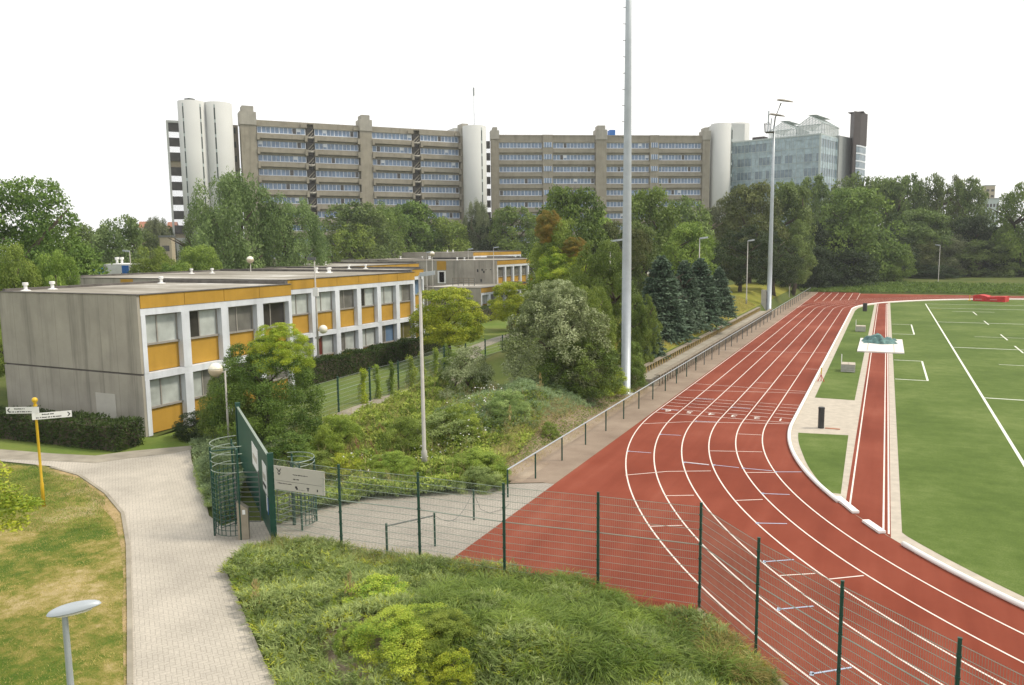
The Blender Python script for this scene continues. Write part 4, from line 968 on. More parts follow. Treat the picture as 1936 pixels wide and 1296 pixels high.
# cream information board on the fence
q0=np.array(at(525,895,2.5)); q1=np.array(at(613,903,2.45)); y_=18.60
x0=fp[0][0]+.22; x1=x0+1.95
t=thing('information_board','cream information board with an emblem hung on the mesh fence by the gate','sign board')
Ts=lambda p:(p[0],18.70+p[1]+ (p[0]-x0)*.03,p[2])
MB().box(x0,x1,-.03,.0,1.75,2.52,Ts).build('board',m['signg'],t)
def ink(u0,u1,z0,z1,name='lettering',mm='black',off=-.031):
    return (u0,u1,z0,z1)
b=MB()
def dash(b,u0,u1,z,h,seed):
    r=random.Random(seed); u=u0
    while u<u1:
        w_=r.uniform(.012,.035); b.box(x0+u,x0+min(u+w_,u1),-.034,-.0305,z+r.uniform(0,h*.25),z+h*r.uniform(.75,1.),Ts); u+=w_+r.choice((.007,.007,.022))
dash(b,.75,1.32,2.28,.035,1); dash(b,.75,.98,2.13,.045,2); dash(b,.13,.68,1.95,.035,3); dash(b,.95,1.18,1.82,.012,4)
b.box(x0+.05,x0+1.85,-.034,-.0305,2.045,2.052,Ts)
b.build('lettering',m['black'],t)
b=MB(); b.prism([],0,0) if False else None
for pts in ([(.10,2.45),(.13,2.46),(.22,2.34),(.20,2.32)],[(.30,2.45),(.27,2.45),(.19,2.34),(.22,2.32)],[(.13,2.34),(.16,2.28),(.20,2.22),(.22,2.25),(.18,2.30)],[(.28,2.34),(.25,2.28),(.20,2.22),(.19,2.25),(.23,2.30)]):
    n=len(b.v); b.v+=[Ts((x0+a,-.0335,z)) for a,z in pts]; b.f.append(tuple(range(n,n+len(pts)))); b.mi.append(0)
b.build('emblem',m['black'],t)
b=MB()
for (a0,a1,z0,z1) in ((.82,.90,1.86,1.93),(.86,.92,1.82,1.88),(1.27,1.37,1.90,1.93),(1.30,1.34,1.82,1.90),(1.66,1.70,1.84,1.92)): b.box(x0+a0,x0+a1,-.034,-.0305,z0,z1,Ts)
b.build('logo_marks',m['black'],t)
# ---------------------------------------------------------------- track handrail
t=thing('handrail','long dark post and tube handrail beside the running track','handrail',(-12.5,0,0))
ysr=[25.7,28.3,31.2,34.2,37.2,40.2]+list(np.arange(43.1,104,3.0))+list(np.arange(104,158,3.0))
b=MB(); b.tube([(0,yy,1.06) for yy in (25.7,156)],.03,8); b.build('rail',m['galv'],t)
for yy in ysr: b=MB(); b.lathe([(.035,0),(.035,1.06)],8,(0,yy,0)); b.build('post',m['green' if yy<60 else 'galvd'],t)
t=thing('chain_barrier','low green posts with a bar and a slack rope on the plaza paving','barrier',(-12.5,0,0))
for (x,y) in ((-.85,19.0),(0,20.4),(0,23.)): MB().lathe([(.035,0),(.035,1.08)],8,(x,y,0)).build('post',m['green'],t)
b=MB(); b.tube([(-.85,19.0,1.0),(0,20.4,1.0)],.025,6); b.build('bar',m['galvd'],t)
b=MB(); b.tube([(0,20.4+2.6*s,1.0-.55*math.sin(math.pi*s)) for s in np.linspace(0,1,12)]+[(.1,23.3,.3),(.2,23.8,.02),(.5,24.4,.02),(.4,25.,.02)],.008,5); b.build('rope',m['galvd'],t)
# bleachers
t=thing('bleachers','two stepped rows of weathered timber benches beside the track','bleachers',(0,0,0))
b=MB(); b.box(-14.85,-13.66,50.5,108,-.1,.45); b.build('walkway_slab',m['slab'],t)
b=MB(); b.box(-15.25,-14.852,50.5,108,-.1,.47); b.build('riser',m['wood'],t)
for (xa,xb,z0,z1,mm) in ((-13.62,-13.26,.02,.72,'wood'),(-15.2,-14.8,.471,.90,'woody')):
    b=MB()
    for yy in np.arange(50.6,108,3.6):
        for q in (0,1): b.box(xa+(xb-xa)*(.0+.52*q),xa+(xb-xa)*(.48+.52*q),yy,yy+3.56,z1+.002,z1+.05)
    b.build('bench_plank',m['wood'],t)
    b=MB()
    for yy in np.arange(50.8,108,.72): b.box(xb-.10,xb-.02,yy,yy+.11,z0,z1)
    tag(b.build('bench_support',m[mm],t),kind='stuff')
# ---------------------------------------------------------------- infield objects
x,y=at(1552,810); b=MB(); b.lathe([(.15,0),(.15,1.0),(.16,1.0),(.16,1.07),(.12,1.09)],16)
t=thing('track_bin','dark cylindrical bin standing on the grey paving inside the near bend','bin',(x,y,.01)); b.build('body',m['bin'],t); MB().box(.2,.9,-.05,.1,0,.03).build('floor_plate',m['brick'],t)
x,y=at(1635,589); t=thing('track_bin','dark cylindrical bin at the far end of the turf strip','bin',(x,y,.01)); b=MB(); b.lathe([(.28,0),(.28,1.0),(.3,1.02),(.3,1.1)],14); b.build('body',m['bin'],t)
for (px,py,s,l) in ((1603,705,1.,'grey slatted equipment box nearer the bin on the turf strip'),(1627,628,1.,'grey slatted equipment box farther up the turf strip near the vault mat')):
    x,y=at(px,py); t=thing('equipment_box',l,'box',(x,y,.015),.03,'slatted equipment boxes on the turf strip')
    b=MB()
    for k in range(4): b.box(-.48,.48,0,.03,.03+k*.13,.14+k*.13); b.box(-.48,-.45,.031,1.3,.03+k*.13,.14+k*.13); b.box(.45,.48,.031,1.3,.03+k*.13,.14+k*.13); b.box(-.449,.449,1.27,1.3,.03+k*.13,.14+k*.13)
    b.build('slatted_side',m['box'],t); b=MB()
    for k in range(2): b.box(-.47+k*.48,-.01+k*.48,0,1.28,.555,.58)
    b.build('lid',m['strip'],t); MB().box(-.5,-.44,1.31,1.35,0,1.15).build('marker_stick',m['whitep'],t)
t=thing('vault_mat_base','white rectangular landing base across the middle of the runway','landing base'); b=MB(); b.box(-1.92,1.72,73.0,83.0,.014,.12); b.build('slab',m['pvmat'],t)
b=MB()
for xx in (-1.15,.95): b.box(xx-.03,xx+.03,73.2,79.5,.121,.127)
b.build('seam',m['strip'],t)
# crumpled tarpaulin
b=MB(); nx,ny=44,26; rr=np.random.default_rng(5); ph=rr.random((9,3))*6.28; 
for j in range(ny):
    for i in range(nx):
        u=i/(nx-1); v=j/(ny-1); x=-1.68+u*2.85+.12*math.sin(v*9); y=78.6+v*3.6+.25*math.sin(u*8); e=min(1,8*u*(1-u)+.0)*min(1,7*v*(1-v))
        h=(.28+.33*math.exp(-((u-.38)/.17)**2))*e+e*sum(.05*math.sin(ph[k][0]+u*(9+5*k)+v*(7*k-9)) for k in range(6)); b.v.append((x,y,.125+max(0.005,h)))
for j in range(ny-1):
    for i in range(nx-1): a=j*nx+i; b.f.append((a,a+1,a+nx+1,a+nx)); b.mi.append(0)
tag(b.build('tarpaulin',m['tarp']),'crumpled teal tarpaulin heaped on the white landing base','tarpaulin')
# red mats
t=thing('landing_mat','red covered high jump mats on the far bend','landing mat',(14.0,142.5,0),-.38)
for (cx,l,h) in ((-.2,3.0,1.35),(3.2,3.6,1.15)):
    b=MB(); n=20; m_=10
    for j in range(m_):
        for i in range(n):
            u=i/(n-1); v=j/(m_-1); x=cx-l/2+u*l; y=-1.4+v*2.8; hh=h+.10*math.sin(u*5+cx)+.08*math.sin(v*6+u*3)-.25*max(0,u-.8 if cx<1 else .2-u)*2; b.v.append((x,y,hh))
    for j in range(m_-1):
        for i in range(n-1): a=j*n+i; b.f.append((a,a+1,a+n+1,a+n)); b.mi.append(0)
    rim=[i for i in range(n)]+[j*n+n-1 for j in range(1,m_)]+[(m_-1)*n+i for i in range(n-2,-1,-1)]+[j*n for j in range(m_-2,0,-1)]
    k0=len(b.v); 
    for r_ in rim: p=b.v[r_]; b.v.append((p[0]*1.0,p[1],.02))
    L_=len(rim)
    for i in range(L_): j=(i+1)%L_; b.f.append((rim[j],rim[i],k0+i,k0+j)); b.mi.append(0)
    b.build('cushion',m['red'],t)
t.scale=(.66,.75,.66)
b=MB(); b.box(-1.3,.2,-1.46,-1.42,.35,.6); b.box(1.9,3.4,-1.46,-1.42,.4,.62); b.build('white_band',simple('faded_band',(.6,.25,.24),.6),t)
x,y=at(1833,569); t=MB(); t.lathe([(.25,0),(.25,.1),(.05,.15),(.05,.9)],10,(0,0,0)); tag(t.build('jump_stand_base',m['yelpaint'],loc=(x,y,.01)),'small yellow stand base beside the red landing mats','stand')
x,y=at(1552,722); t=thing('marker_stand','small red and yellow marker stand at the inner kerb','marker',(x,y,.01)); b=MB(); b.tube([(-.2,0,0),(0,0,.5),(.2,0,0)],.03,5); b.tube([(0,.2,0),(0,0,.5)],.03,5); b.build('leg',m['red'],t); b=MB(); b.tube([(0,0,.5),(0,0,.95)],.04,6); b.build('flag',m['yelpaint'],t)
# ---------------------------------------------------------------- yellow fingerpost
x,y=at(83,958,0); t=thing('fingerpost','yellow fingerpost with two white direction arms on the front lawn','signpost',(x,y,-.01))
b=MB(); b.lathe([(.06,0),(.06,.9),(.045,.95),(.045,3.9),(.06,3.92),(.05,3.97)],12); b.build('post',m['yelpaint'],t,True)
b=MB(); b.lathe([(.001+.1*math.sin(a),4.02-.1*math.cos(a)) for a in np.linspace(.05,math.pi-.02,10)],14); b.build('finial',m['yelpaint'],t,True)
for z in (3.45,3.82): b=MB(); b.lathe([(.07,z-.03),(.07,z+.03)],12); b.build('collar',m['yelpaint'],t)
view=math.atan2(-y,-x); 
def finger(ang,L0,L1,z,seed,tipleft):
    f=thing('direction_arm',None,None,(0,0,z),ang); f.parent=t
    if 'category' in f: del f['category']
    MB().box(L0,L1,-.07,-.055,-.12,.12).build('arm_plate',m['signw'],f)
    b=MB(); r=random.Random(seed)
    for row,(u0,u1) in ((.035,(.25,.55)),(-.075,(.1,.75))):
        u=L0+(L1-L0)*u0; e=L0+(L1-L0)*u1
        while u<e: w_=r.uniform(.018,.04); b.box(u,u+w_,-.0745,-.0705,row,row+.045*r.uniform(.7,1)); u+=w_+r.choice((.01,.01,.03))
    tip=L0+.09 if tipleft else L1-.09; s=-1 if tipleft else 1
    n=len(b.v); b.v+=[(tip+s*.05,-.0735,0),(tip-s*.02,-.0735,.08),(tip-s*.06,-.0735,.08),(tip,-.0735,0),(tip-s*.06,-.0735,-.08),(tip-s*.02,-.0735,-.08)]; b.f.append((n,n+1,n+2,n+3)); b.f.append((n,n+3,n+4,n+5)); b.mi+=[0,0]
    b.build('arm_lettering',m['black'],f)
rt=math.atan2(RB[1][0],RB[0][0])
finger(rt+.02,-1.02,.16,3.66,1,True); finger(rt+.42,-.12,1.15,3.42,2,False)
# ---------------------------------------------------------------- vegetation
def crown_mesh(name,seed,nc,rc,nleaf,ls,prof,mat,aspect=.55,flat=.75,droop=0.,inner=.25):
    """crown in a unit frame: radius 1, height 2"""
    g=np.random.default_rng(seed); P=[];D=[];Rr=[]
    for i in range(nc):
        z=g.uniform(.06,1.94); a=g.uniform(0,2*math.pi); pr=prof(z/2)*(1+.16*math.sin(a*3+seed)+.10*math.sin(a*5+seed*2)); q=g.random(); r=pr*((1-rc*.8)*(1.0-.25*q*q) if q>inner else .5*g.random())
        P.append((r*math.cos(a),r*math.sin(a),z+g.normal()*.03)); Rr.append(rc*g.uniform(.6,1.35)*(.55+.45*prof(z/2)))
    P=np.array(P);Rr=np.array(Rr); wts=Rr**2/np.sum(Rr**2); idx=g.choice(nc,nleaf,p=wts)
    d=norm(g.normal(size=(nleaf,3))+np.array([0,0,.25])); out=norm(np.concatenate([P[idx][:,:2],(P[idx][:,2:]-.8)*.8],1)+1e-4); d=norm(d+out*.45)
    rad=Rr[idx][:,None]*(1-.35*g.random((nleaf,1))**2)*(1+.14*g.normal(size=(nleaf,1)))
    C=P[idx]+d*rad*np.array([1,1,flat]); 
    if droop: C[:,2]-=droop*g.random(nleaf)**1.5*Rr[idx]*2.2
    T=norm(g.normal(size=(nleaf,3))+d*.35+np.array([0,0,-.25-droop*3])); Nn=norm(d+g.normal(size=(nleaf,3))*.42+np.array([0,0,.35]))
    Ln=ls*(.6+.8*g.random(nleaf)); return leafmesh(name,C-T*Ln[:,None]/2,T,Nn,Ln,Ln*aspect,mat)
pr_round=lambda t: math.sqrt(max(0.02,1-((t-.42)/.60)**2))
pr_tall=lambda t: min(1,.35+2.6*t)*math.sqrt(max(.02,1-((t-.3)/.72)**2 if t>.3 else 1))
pr_cone=lambda t: max(.06,1-t)**.8
pr_full=lambda t: math.sqrt(max(.03,1-max(0,(t-.25)/.78)**2))
def spruce_mesh(name,seed,mat,lv=34,nb=18,per=36,ls=.15):
    g=np.random.default_rng(seed); P=[];T=[];Nn=[];L=[]
    for i in range(lv):
        z=2*(i+.5)/lv; R0=max(.07,(1-z/2)**.58)*g.uniform(.72,1.12); k=max(4,int(nb*(.4+R0)))
        for j in range(k):
            a=2*math.pi*(j+g.random()*.8)/k+i; Lb=R0*g.uniform(.75,1.12); t=g.random(per)**.7; s=g.choice([-1,1],per)
            dirh=np.array([math.cos(a),math.sin(a),0]); sd=np.array([-math.sin(a),math.cos(a),0])
            zc=z-.16*(t**1.3)*Lb*2+.10*t**4
            w_=.16*Lb*(1-t*.7)+.02; off=(g.random(per)*w_)[:,None]*s[:,None]*sd
            p=dirh*(t*Lb)[:,None]+off; p[:,2]+=zc-.05*g.random(per); P.append(p)
            T.append(dirh*.9+sd*s[:,None]*.7+np.array([0,0,-.25])+g.normal(size=(per,3))*.25); Nn.append(np.tile([0,0,1.],(per,1))+g.normal(size=(per,3))*.5); L.append(ls*(.6+.7*g.random(per))*(.6+.4*R0))
    P=np.concatenate(P);T=np.concatenate(T);Nn=norm(np.concatenate(Nn));L=np.concatenate(L); return leafmesh(name,P,T,Nn,L,L*.42,mat)
def trunk_mesh(seed,limbs=7,bend=.05):
    g=random.Random(seed); b=MB(); pts=[(g.uniform(-bend,bend)*k,g.uniform(-bend,bend)*k,-.02 if k==0 else k/6) for k in range(7)]; b.tube(pts,[.045,.034,.03,.026,.02,.014,.006],9)
    for i in range(limbs):
        k=g.uniform(2,5); p=Vector(pts[int(k)]); a=i*2.4+g.random(); L=g.uniform(.18,.34)
        b.tube([p,p+Vector((math.cos(a)*L*.5,math.sin(a)*L*.5,L*.45)),p+Vector((math.cos(a)*L,math.sin(a)*L,L*.7))],[.016,.011,.004],6)
    return b.mesh('trunk',m['trunk'],True)
PROTO={}
def proto(k):
    if k in PROTO: return PROTO[k]
    i=len(PROTO)
    spec={'maple':(150,.24,24000,.064,pr_full,.6,.7,0),'maple2':(120,.27,22000,.064,pr_round,.6,.75,0),'mid':(150,.20,15000,.066,pr_tall,.55,.8,0),'mid2':(110,.24,14000,.07,pr_full,.55,.8,0),
      'birch':(230,.16,44000,.045,pr_full,.45,1.4,.3),'birch2':(200,.17,38000,.046,pr_round,.45,1.3,.25),'shrub':(120,.2,15000,.062,pr_full,.5,.8,0),
      'bigshrub':(330,.125,46000,.042,pr_round,.55,1.25,0),'nearbush':(200,.17,60000,.034,pr_full,.5,.8,0),'ytree':(210,.18,44000,.048,pr_round,.5,.75,.05),'fine':(230,.16,46000,.040,pr_tall,.55,.8,0),'fine2':(200,.19,46000,.040,pr_full,.55,.8,0),'pine':(130,.17,14000,.065,pr_tall,.4,.6,0)}
    if k in ('spruce','spruce2'): me=spruce_mesh('crown',40+i,LM['spruce'])
    else:
        s=spec[k]; me=crown_mesh('crown',11+i*7,s[0],s[1],s[2],s[3],s[4],LM['maple'],s[5],s[6],s[7])
    PROTO[k]=me; return me
TR=[trunk_mesh(i) for i in range(4)]
NTREE=0
def plant(kind,leaf,x,y,z0,r,h,label,cat='tree',name='tree',low=.12,group=None,extra=None,sq=1.):
    """crown from low*h to h"""
    global NTREE; NTREE+=1
    t=thing(name,label,cat,(x,y,z0),NTREE*1.7,group)
    tr=bpy.data.objects.new('trunk',TR[NTREE%4]); col.objects.link(tr); tr.parent=t; s=h*.85; tr.scale=(s*.9,s*.9,s)
    me=proto(kind); c=bpy.data.objects.new('crown',me); col.objects.link(c); c.parent=t; c.location=(0,0,h*low); c.scale=(r,r*sq,h*(1-low)/2)
    c.material_slots[0].link='OBJECT'; c.material_slots[0].material=LM[leaf]
    if extra:
        for (k2,l2,dx,dy,z,rr,hh) in extra:
            e=bpy.data.objects.new('crown_patch',proto(k2)); col.objects.link(e); e.parent=t; e.location=(dx,dy,z); e.scale=(rr,rr,hh/2); e.material_slots[0].link='OBJECT'; e.material_slots[0].material=LM[l2]
    return t
def tree(kind,leaf,px,pt,hw,d,label,low=.12,**k):
    P=dep(px,500,d); z0=k.pop('z0',None); z0=float(gz(P[0],P[1]))-.05 if z0 is None else z0; top=dep(px,pt,d)[2]
    return plant(kind,leaf,P[0],P[1],z0,hw/F*d,top-z0,label,low=low,**k)
# left
tree('fine2','maple',48,345,135,70,'huge dark leafy tree at the far left edge',low=.06)
tree('mid2','maple',105,425,74,86,'dark tree filling the gap right of the huge left edge tree')
tree('mid2','wood',165,425,60,128,'distant tree closing the skyline right of the far left trees',low=.03)
tree('maple','wood',312,428,44,185,'distant tree below the red roofs beside the twin tower',low=.03)
tree('mid','light',205,500,46,100,'low bushy tree left of the white pavilion',low=.02)
tree('fine','light',20,466,66,50,'loose light green young tree low at the left picture edge')
tree('fine2','light',110,480,50,52,'bushy light green tree just above the nearest roof')
tree('mid2','birch',230,410,62,105,'grey green rounded tree behind the white pavilion')
tree('birch','grey',300,416,36,180,'faint dark tree on the skyline left of the twin tower')
tree('mid2','wood',268,430,40,170,'dim tree beside the tan service block')
tree('fine','light',290,470,52,80,'light green tree directly above the blue door')
tree('fine2','light',375,468,60,84,'light green tree at the foot of the twin tower')
tree('fine','mid',330,500,50,76,'low green tree behind the second flat roof')
tree('birch','birch',445,338,96,98,'big drooping birch left of the brown slab block',low=.05)
tree('birch2','birch',395,395,50,104,'drooping birch half hidden by the bigger birch')
tree('birch2','birch',550,385,78,100,'drooping birch on the right of the birch group')
tree('mid','wood',680,386,78,155,'grey green broad tree before the middle of the left slab block')
tree('birch2','mid',718,392,60,165,'tree in shade before the slab block pier')
tree('mid','light',668,425,52,150,'bright small tree in front of the broad grey green tree')
tree('maple','maple',775,388,66,176,'dark dense tree in the middle of the left tree row')
tree('mid2','light',845,412,52,180,'light green tree right of the dark dense tree')
tree('birch','grey',903,386,32,184,'thin grey birch in front of the middle white tower')
tree('maple2','dark',912,420,56,186,'dark low tree right of the light green tree')
tree('mid','mid',975,394,62,182,'mid green tree left of the tallest maple')
tree('maple2','maple',1080,366,74,112,'tall dark maple left of the tall mast')
tree('fine2','light',1060,420,60,80,'large green tree turning orange at its top',low=.05,extra=[('fine','orange',-1.2,-.9,9.4,1.5,3.2),('fine','orange',1.5,-1.2,7.9,1.4,2.0),('fine','lime',0,-1.2,4.4,2.7,4.5)])
tree('mid','light',1128,400,44,135,'pale green tree top left of the mast')
tree('maple','brown',1150,425,40,112,'yellowish brown tree just behind the mast')
tree('maple','wood',1205,425,48,96,'dark tree with gold edged leaves right of the mast',extra=[('mid','brown',1.2,-.6,5.6,2.2,4.5)])
tree('maple2','mid',1222,368,64,118,'rounded green tree right of the mast')
tree('mid2','wood',1300,374,60,135,'broad green tree before the right slab block')
tree('maple','light',1300,425,50,108,'pale rounded tree above the spruces')
tree('mid','grey',1372,378,50,150,'grey green tree at the left of the wood edge')
tree('maple2','brown',1415,356,62,142,'brownish green tree below the glass building')
tree('pine','dark',1400,430,60,118,'dark pine behind the spruces')
tree('pine','dark',1465,440,52,124,'dark pine left of the distant mast foot',low=.15)
tree('maple','wood',1490,352,52,150,'brown green tree right of the distant mast')
tree('pine','wood',1500,420,45,140,'dense dark tree at the corner of the straight')
tree('fine','mid',1142,458,66,60,'fresh green ash tree standing around the mast',low=.02)
tree('fine','light',1120,545,52,52,'light green sapling beside the mast',low=.0)
tree('fine','mid',1210,560,38,56,'leafy green shrub tree right of the mast',low=0)
tree('fine2','mid',1192,650,34,50,'low green bush at the right foot of the mast',low=0,cat='bush',name='bush')
# right wood
WD=[(1535,338,46,178,'mid','wood','tree at the left end of the wood top'),(1600,333,58,190,'mid2','wood','broad wood tree below the brown tower'),(1662,345,52,192,'maple','wood','wood tree right of the brown tower line'),
(1615,364,80,166,'maple2','mid','prominent rounded light topped tree in the middle of the wood'),(1705,336,44,190,'mid','wood','tall crown peaking in the right half of the wood'),(1748,334,44,188,'mid2','wood','crown second from the highest at the right of the wood'),
(1790,340,42,190,'pine','brown','dark conical crown in the right of the wood'),(1825,342,46,184,'mid','wood','last tall crown before the gap in the wood'),(1740,400,62,178,'maple','wood','dark mid height tree in the right wood'),(1830,415,52,178,'maple2','dark','dark tree below the last tall crown'),
(1560,420,60,165,'maple','dark','dark tree left under the rounded light topped tree'),(1680,430,60,172,'pine','dark','shaded tree right under the rounded light topped tree'),(1933,348,52,170,'mid','mid','big green tree cut by the right picture edge'),
(1900,425,52,180,'mid2','wood','mid green bushy tree near the right edge'),(1540,470,46,156,'maple2','dark','low dark tree behind the far bend corner'),(1600,470,60,160,'mid2','dark','low shaded tree behind the grassy far corner')]
for (px,pt,hw,d,k,l,lb) in WD: tree(k,l,px,pt,hw,d,lb,low=.02,group='trees of the wood behind the far bend')
for (px,pt,hw,d,k,l,lb) in [(1692,462,34,163,'mid','mid','small pale sapling tree in front of the dark wood'),(1735,460,48,175,'birch2','brown','brownish bush left of the right lamp post'),(1790,450,55,176,'birch2','grey','greyish bush behind the right lamp post'),
 (1850,455,56,172,'shrub','wood','thick green bush behind the red landing mats'),(1915,470,50,172,'shrub','dark','dark green bush at the right edge behind the track'),(1760,500,60,170,'shrub','dark','low dark bush behind the far straight')]:
    tree(k,l,px,pt,hw,d,lb,low=.0,cat='bush',name='bush',group='bushes along the far bend')
# spruces on the bank
for i,(px,pt,pb,hw,z) in enumerate([(1258,555,640,34,1.6),(1283,483,628,46,2.0),(1318,492,612,34,2.1),(1352,488,604,38,2.1),(1378,505,592,26,2.2),(1240,590,668,30,1.3),(1300,540,622,30,2.0)]):
    x,y=at(px,pb,z); dd_=(RB.T@np.array([x,y,z-CAMH]))[2]; top=dep(px,pt,dd_)[2]
    lb=['small blue green spruce second from the left of the spruce row','tallest blue green spruce with a pointed tip','blue spruce directly behind the bank lamp post','broad blue spruce right of the bank lamp post','narrow spruce at the right end of the spruce row','low spruce at the left end of the spruce row','short spruce in front of the tallest spruce'][i]
    plant('spruce' if i%2 else 'spruce2','spruce',x-hw/F*dd_*.95,y+1.5,z-.1,hw/F*dd_*1.35,top-z,lb,'spruce','spruce_tree',.02,'spruces on the grass bank')
# garden trees
plant('ytree','yellow',-31.4,54.0,0,3.1,6.1,'round yellow green maple standing on the back lawn','tree','tree',.27)
plant('ytree','yellow',-37.4,78.4,0,2.6,5.4,'smaller yellow green tree beside the annex','tree','tree',.2)
P=at(964,622,0)
plant('shrub','rust',P[0]+.2,P[1],0,.5,.9,'small rusty leaved bush at the foot of the smaller yellow tree','bush','bush',0)
# big shrubs
plant('bigshrub','olive',-17.6,43.3,.8,3.2,5.4,'big olive shrub with pale leaf tips left of the tall mast','shrub','shrub',.0,extra=[('shrub','yellow',1.6,-2.6,-.5,1.5,1.9),('bigshrub','olive',.3,.2,3.3,2.0,3.1),('bigshrub','mid',-.9,-1.4,-.2,2.4,3.2)])
plant('nearbush','maple',-26.7,28.4,0,2.75,5.0,'large green bush with a yellow top beside the near block','bush','bush',.0,extra=[('nearbush','yellow',-.7,-.3,3.6,1.6,2.2),('nearbush','mid',1.6,-.4,0,1.9,3.6)])
plant('shrub','olive',-22.5,41,.2,1.6,3.2,'pale leafed bush left behind the olive shrub','bush','bush',0)
plant('shrub','mid',-24.6,43,0,1.1,2.6,'slender green bush against the lawn fence','bush','bush',0)
plant('shrub','dark',-31.,27.8,0,1.0,1.3,'low dark round bush at the corner of the near block','bush','bush',0)
# yellow leafed branch reaching in at the left edge
P=dep(-132,900,17.5); plant('shrub','yellow',P[0],P[1],0,1.75,dep(0,858,17.5)[2],'yellow green young tree reaching in at the left picture edge','tree','tree',.62)
# ---------------------------------------------------------------- ground cover
HOLE=G([(605,1228),(690,1206),(765,1236),(790,1300),(640,1315)])
def cover(name,label,poly,n,hf,L,W,leaf,tilt=.8,tri=True,spread=.0,spray=1,cat='ground cover',kindstuff=True,sc_h=1.6,mats=None):
    P=np.array(poly); x0,y0=P.min(0);x1,y1=P.max(0); k=int(n*3.2/ max(spray,1)); X=rng.uniform(x0,x1,k);Y=rng.uniform(y0,y1,k); ok=inside(X,Y,P)&~(inside(X,Y,HOLE)&(rng.random(len(X))<.8)); X=X[ok];Y=Y[ok]
    nn=max(1,n//spray); X=X[:nn];Y=Y[:nn]
    Z=gz(X,Y)+hf*(.55+.45*np.sin(X*sc_h+np.sin(Y*1.1))*np.sin(Y*sc_h*1.1+1))*rng.uniform(.45,1,len(X))
    # the slope of the lumps gives each spray its lean
    A=rng.uniform(0,6.28,len(X)); B=np.stack([np.cos(A),np.sin(A),np.full(len(X),tilt)],1)
    X=np.repeat(X,spray);Y=np.repeat(Y,spray);Z=np.repeat(Z,spray);B=np.repeat(B,spray,0)
    m_=len(X); T=norm(B+rng.normal(size=(m_,3))*(.45 if spray>1 else .3)); PP=np.stack([X,Y,Z],1)
    if spray>1: PP+=norm(B)*rng.random((m_,1))*L*1.2+rng.normal(size=(m_,3))*spread
    Nn=norm(np.tile([0,0,1.],(m_,1))+rng.normal(size=(m_,3))*.6); ln=L*(.5+rng.random(m_)); 
    me=leafmesh(name,PP,T,Nn,ln,W*(.6+.8*rng.random(m_)),LM[leaf],tri); o=bpy.data.objects.new(name,me); col.objects.link(o)
    tag(o,label,cat,None,'stuff' if kindstuff else None); return o
bank=G([(424,1088),(470,1042),(520,1026),(600,1036),(650,1046),(800,1068),(955,1084),(1130,1142),(1325,1182),(1400,1235),(1470,1296)])+[(-1.5,14.5),(-7,9),(-10.5,10.5)]+G([(528,1300),(505,1250),(474,1180),(444,1112)])
cover('juniper_cover','low spreading juniper covering the bank in the foreground',bank,210000,.42,.13,.026,'juniper',.5,spray=14,spread=.03)
cover('juniper_cover','brighter green juniper shoots mixed through the foreground bank',bank,50000,.36,.14,.026,'lime',.5,spray=14,spread=.03)
cover('wild_grass','thin seeding grass along the foot of the mesh fence',G([(424,1088),(520,1020),(650,1040),(955,1078),(1130,1136),(1325,1176),(1470,1290),(1440,1296),(1330,1205),(1130,1165),(955,1110),(650,1070),(520,1050)]),9000,.22,.30,.009,'drygrass',1.6)
def tufts(name,label,poly,nt,nb,L,W,leaf,lean=.9,z0=.1):
    P=np.array(poly); a0,b0=P.min(0);a1,b1=P.max(0); X=rng.uniform(a0,a1,nt*4);Y=rng.uniform(b0,b1,nt*4); ok=inside(X,Y,P); X=X[ok][:nt];Y=Y[ok][:nt]; k=len(X)
    sz=rng.uniform(.6,1.25,k); A=rng.uniform(0,6.28,k)
    X=np.repeat(X,nb);Y=np.repeat(Y,nb);S=np.repeat(sz,nb);A=np.repeat(A,nb)+rng.normal(size=k*nb)*1.3; n=len(X)
    B=np.stack([X+rng.normal(size=n)*.05,Y+rng.normal(size=n)*.05,gz(X,Y)+z0*rng.random(n)],1); el=rng.uniform(.25,1.25,n)
    D1=np.stack([np.cos(A)*np.cos(el),np.sin(A)*np.cos(el),np.sin(el)],1); D2=norm(D1+np.stack([np.cos(A)*.5,np.sin(A)*.5,-lean*rng.uniform(.5,1.2,n)],1)); ln=L*S*rng.uniform(.5,1.1,n)
    P1=B+D1*ln[:,None]; Nn=norm(np.tile([0,0,1.],(n,1))+rng.normal(size=(n,3))*.4)
    me=leafmesh(name,np.concatenate([B,P1-D1*ln[:,None]*.12]),np.concatenate([D1,D2]),np.concatenate([Nn,Nn]),np.concatenate([ln,ln*.7]),W,LM[leaf],False); o=bpy.data.objects.new(name,me); col.objects.link(o); tag(o,label,'ground cover',None,'stuff')
gp=G([(800,1210),(830,1150),(930,1115),(1080,1105),(1180,1145),(1250,1200),(1340,1240),(1410,1300),(1000,1330),(860,1296)])
tufts('long_grass','long arching green grass in the middle of the foreground bank',gp,230,190,.40,.016,'grass')
tufts('long_grass','darker arching grass tufts among the long grass on the bank',gp,150,160,.46,.017,'mid')
tufts('long_grass','fine seeding grass tufts along the right end of the bank',G([(1250,1190),(1325,1185),(1400,1240),(1470,1296),(1400,1310),(1300,1240)]),120,90,.34,.011,'drygrass')
jl=G([(362,850),(372,905),(392,962),(415,985),(445,985),(470,900),(520,870),(560,850),(520,800),(420,790),(380,800)])
cover('juniper_cover','blue green juniper spreading left of the entrance turnstile',jl,90000,.95,.085,.022,'juniperb',.35,spray=7,spread=.02)
cover('juniper_cover','greener juniper spilling over the path edge by the turnstile',G([(368,905),(392,962),(415,985),(445,985),(455,930),(430,880),(380,880)]),40000,.6,.085,.02,'juniper',.35,spray=7,spread=.02)
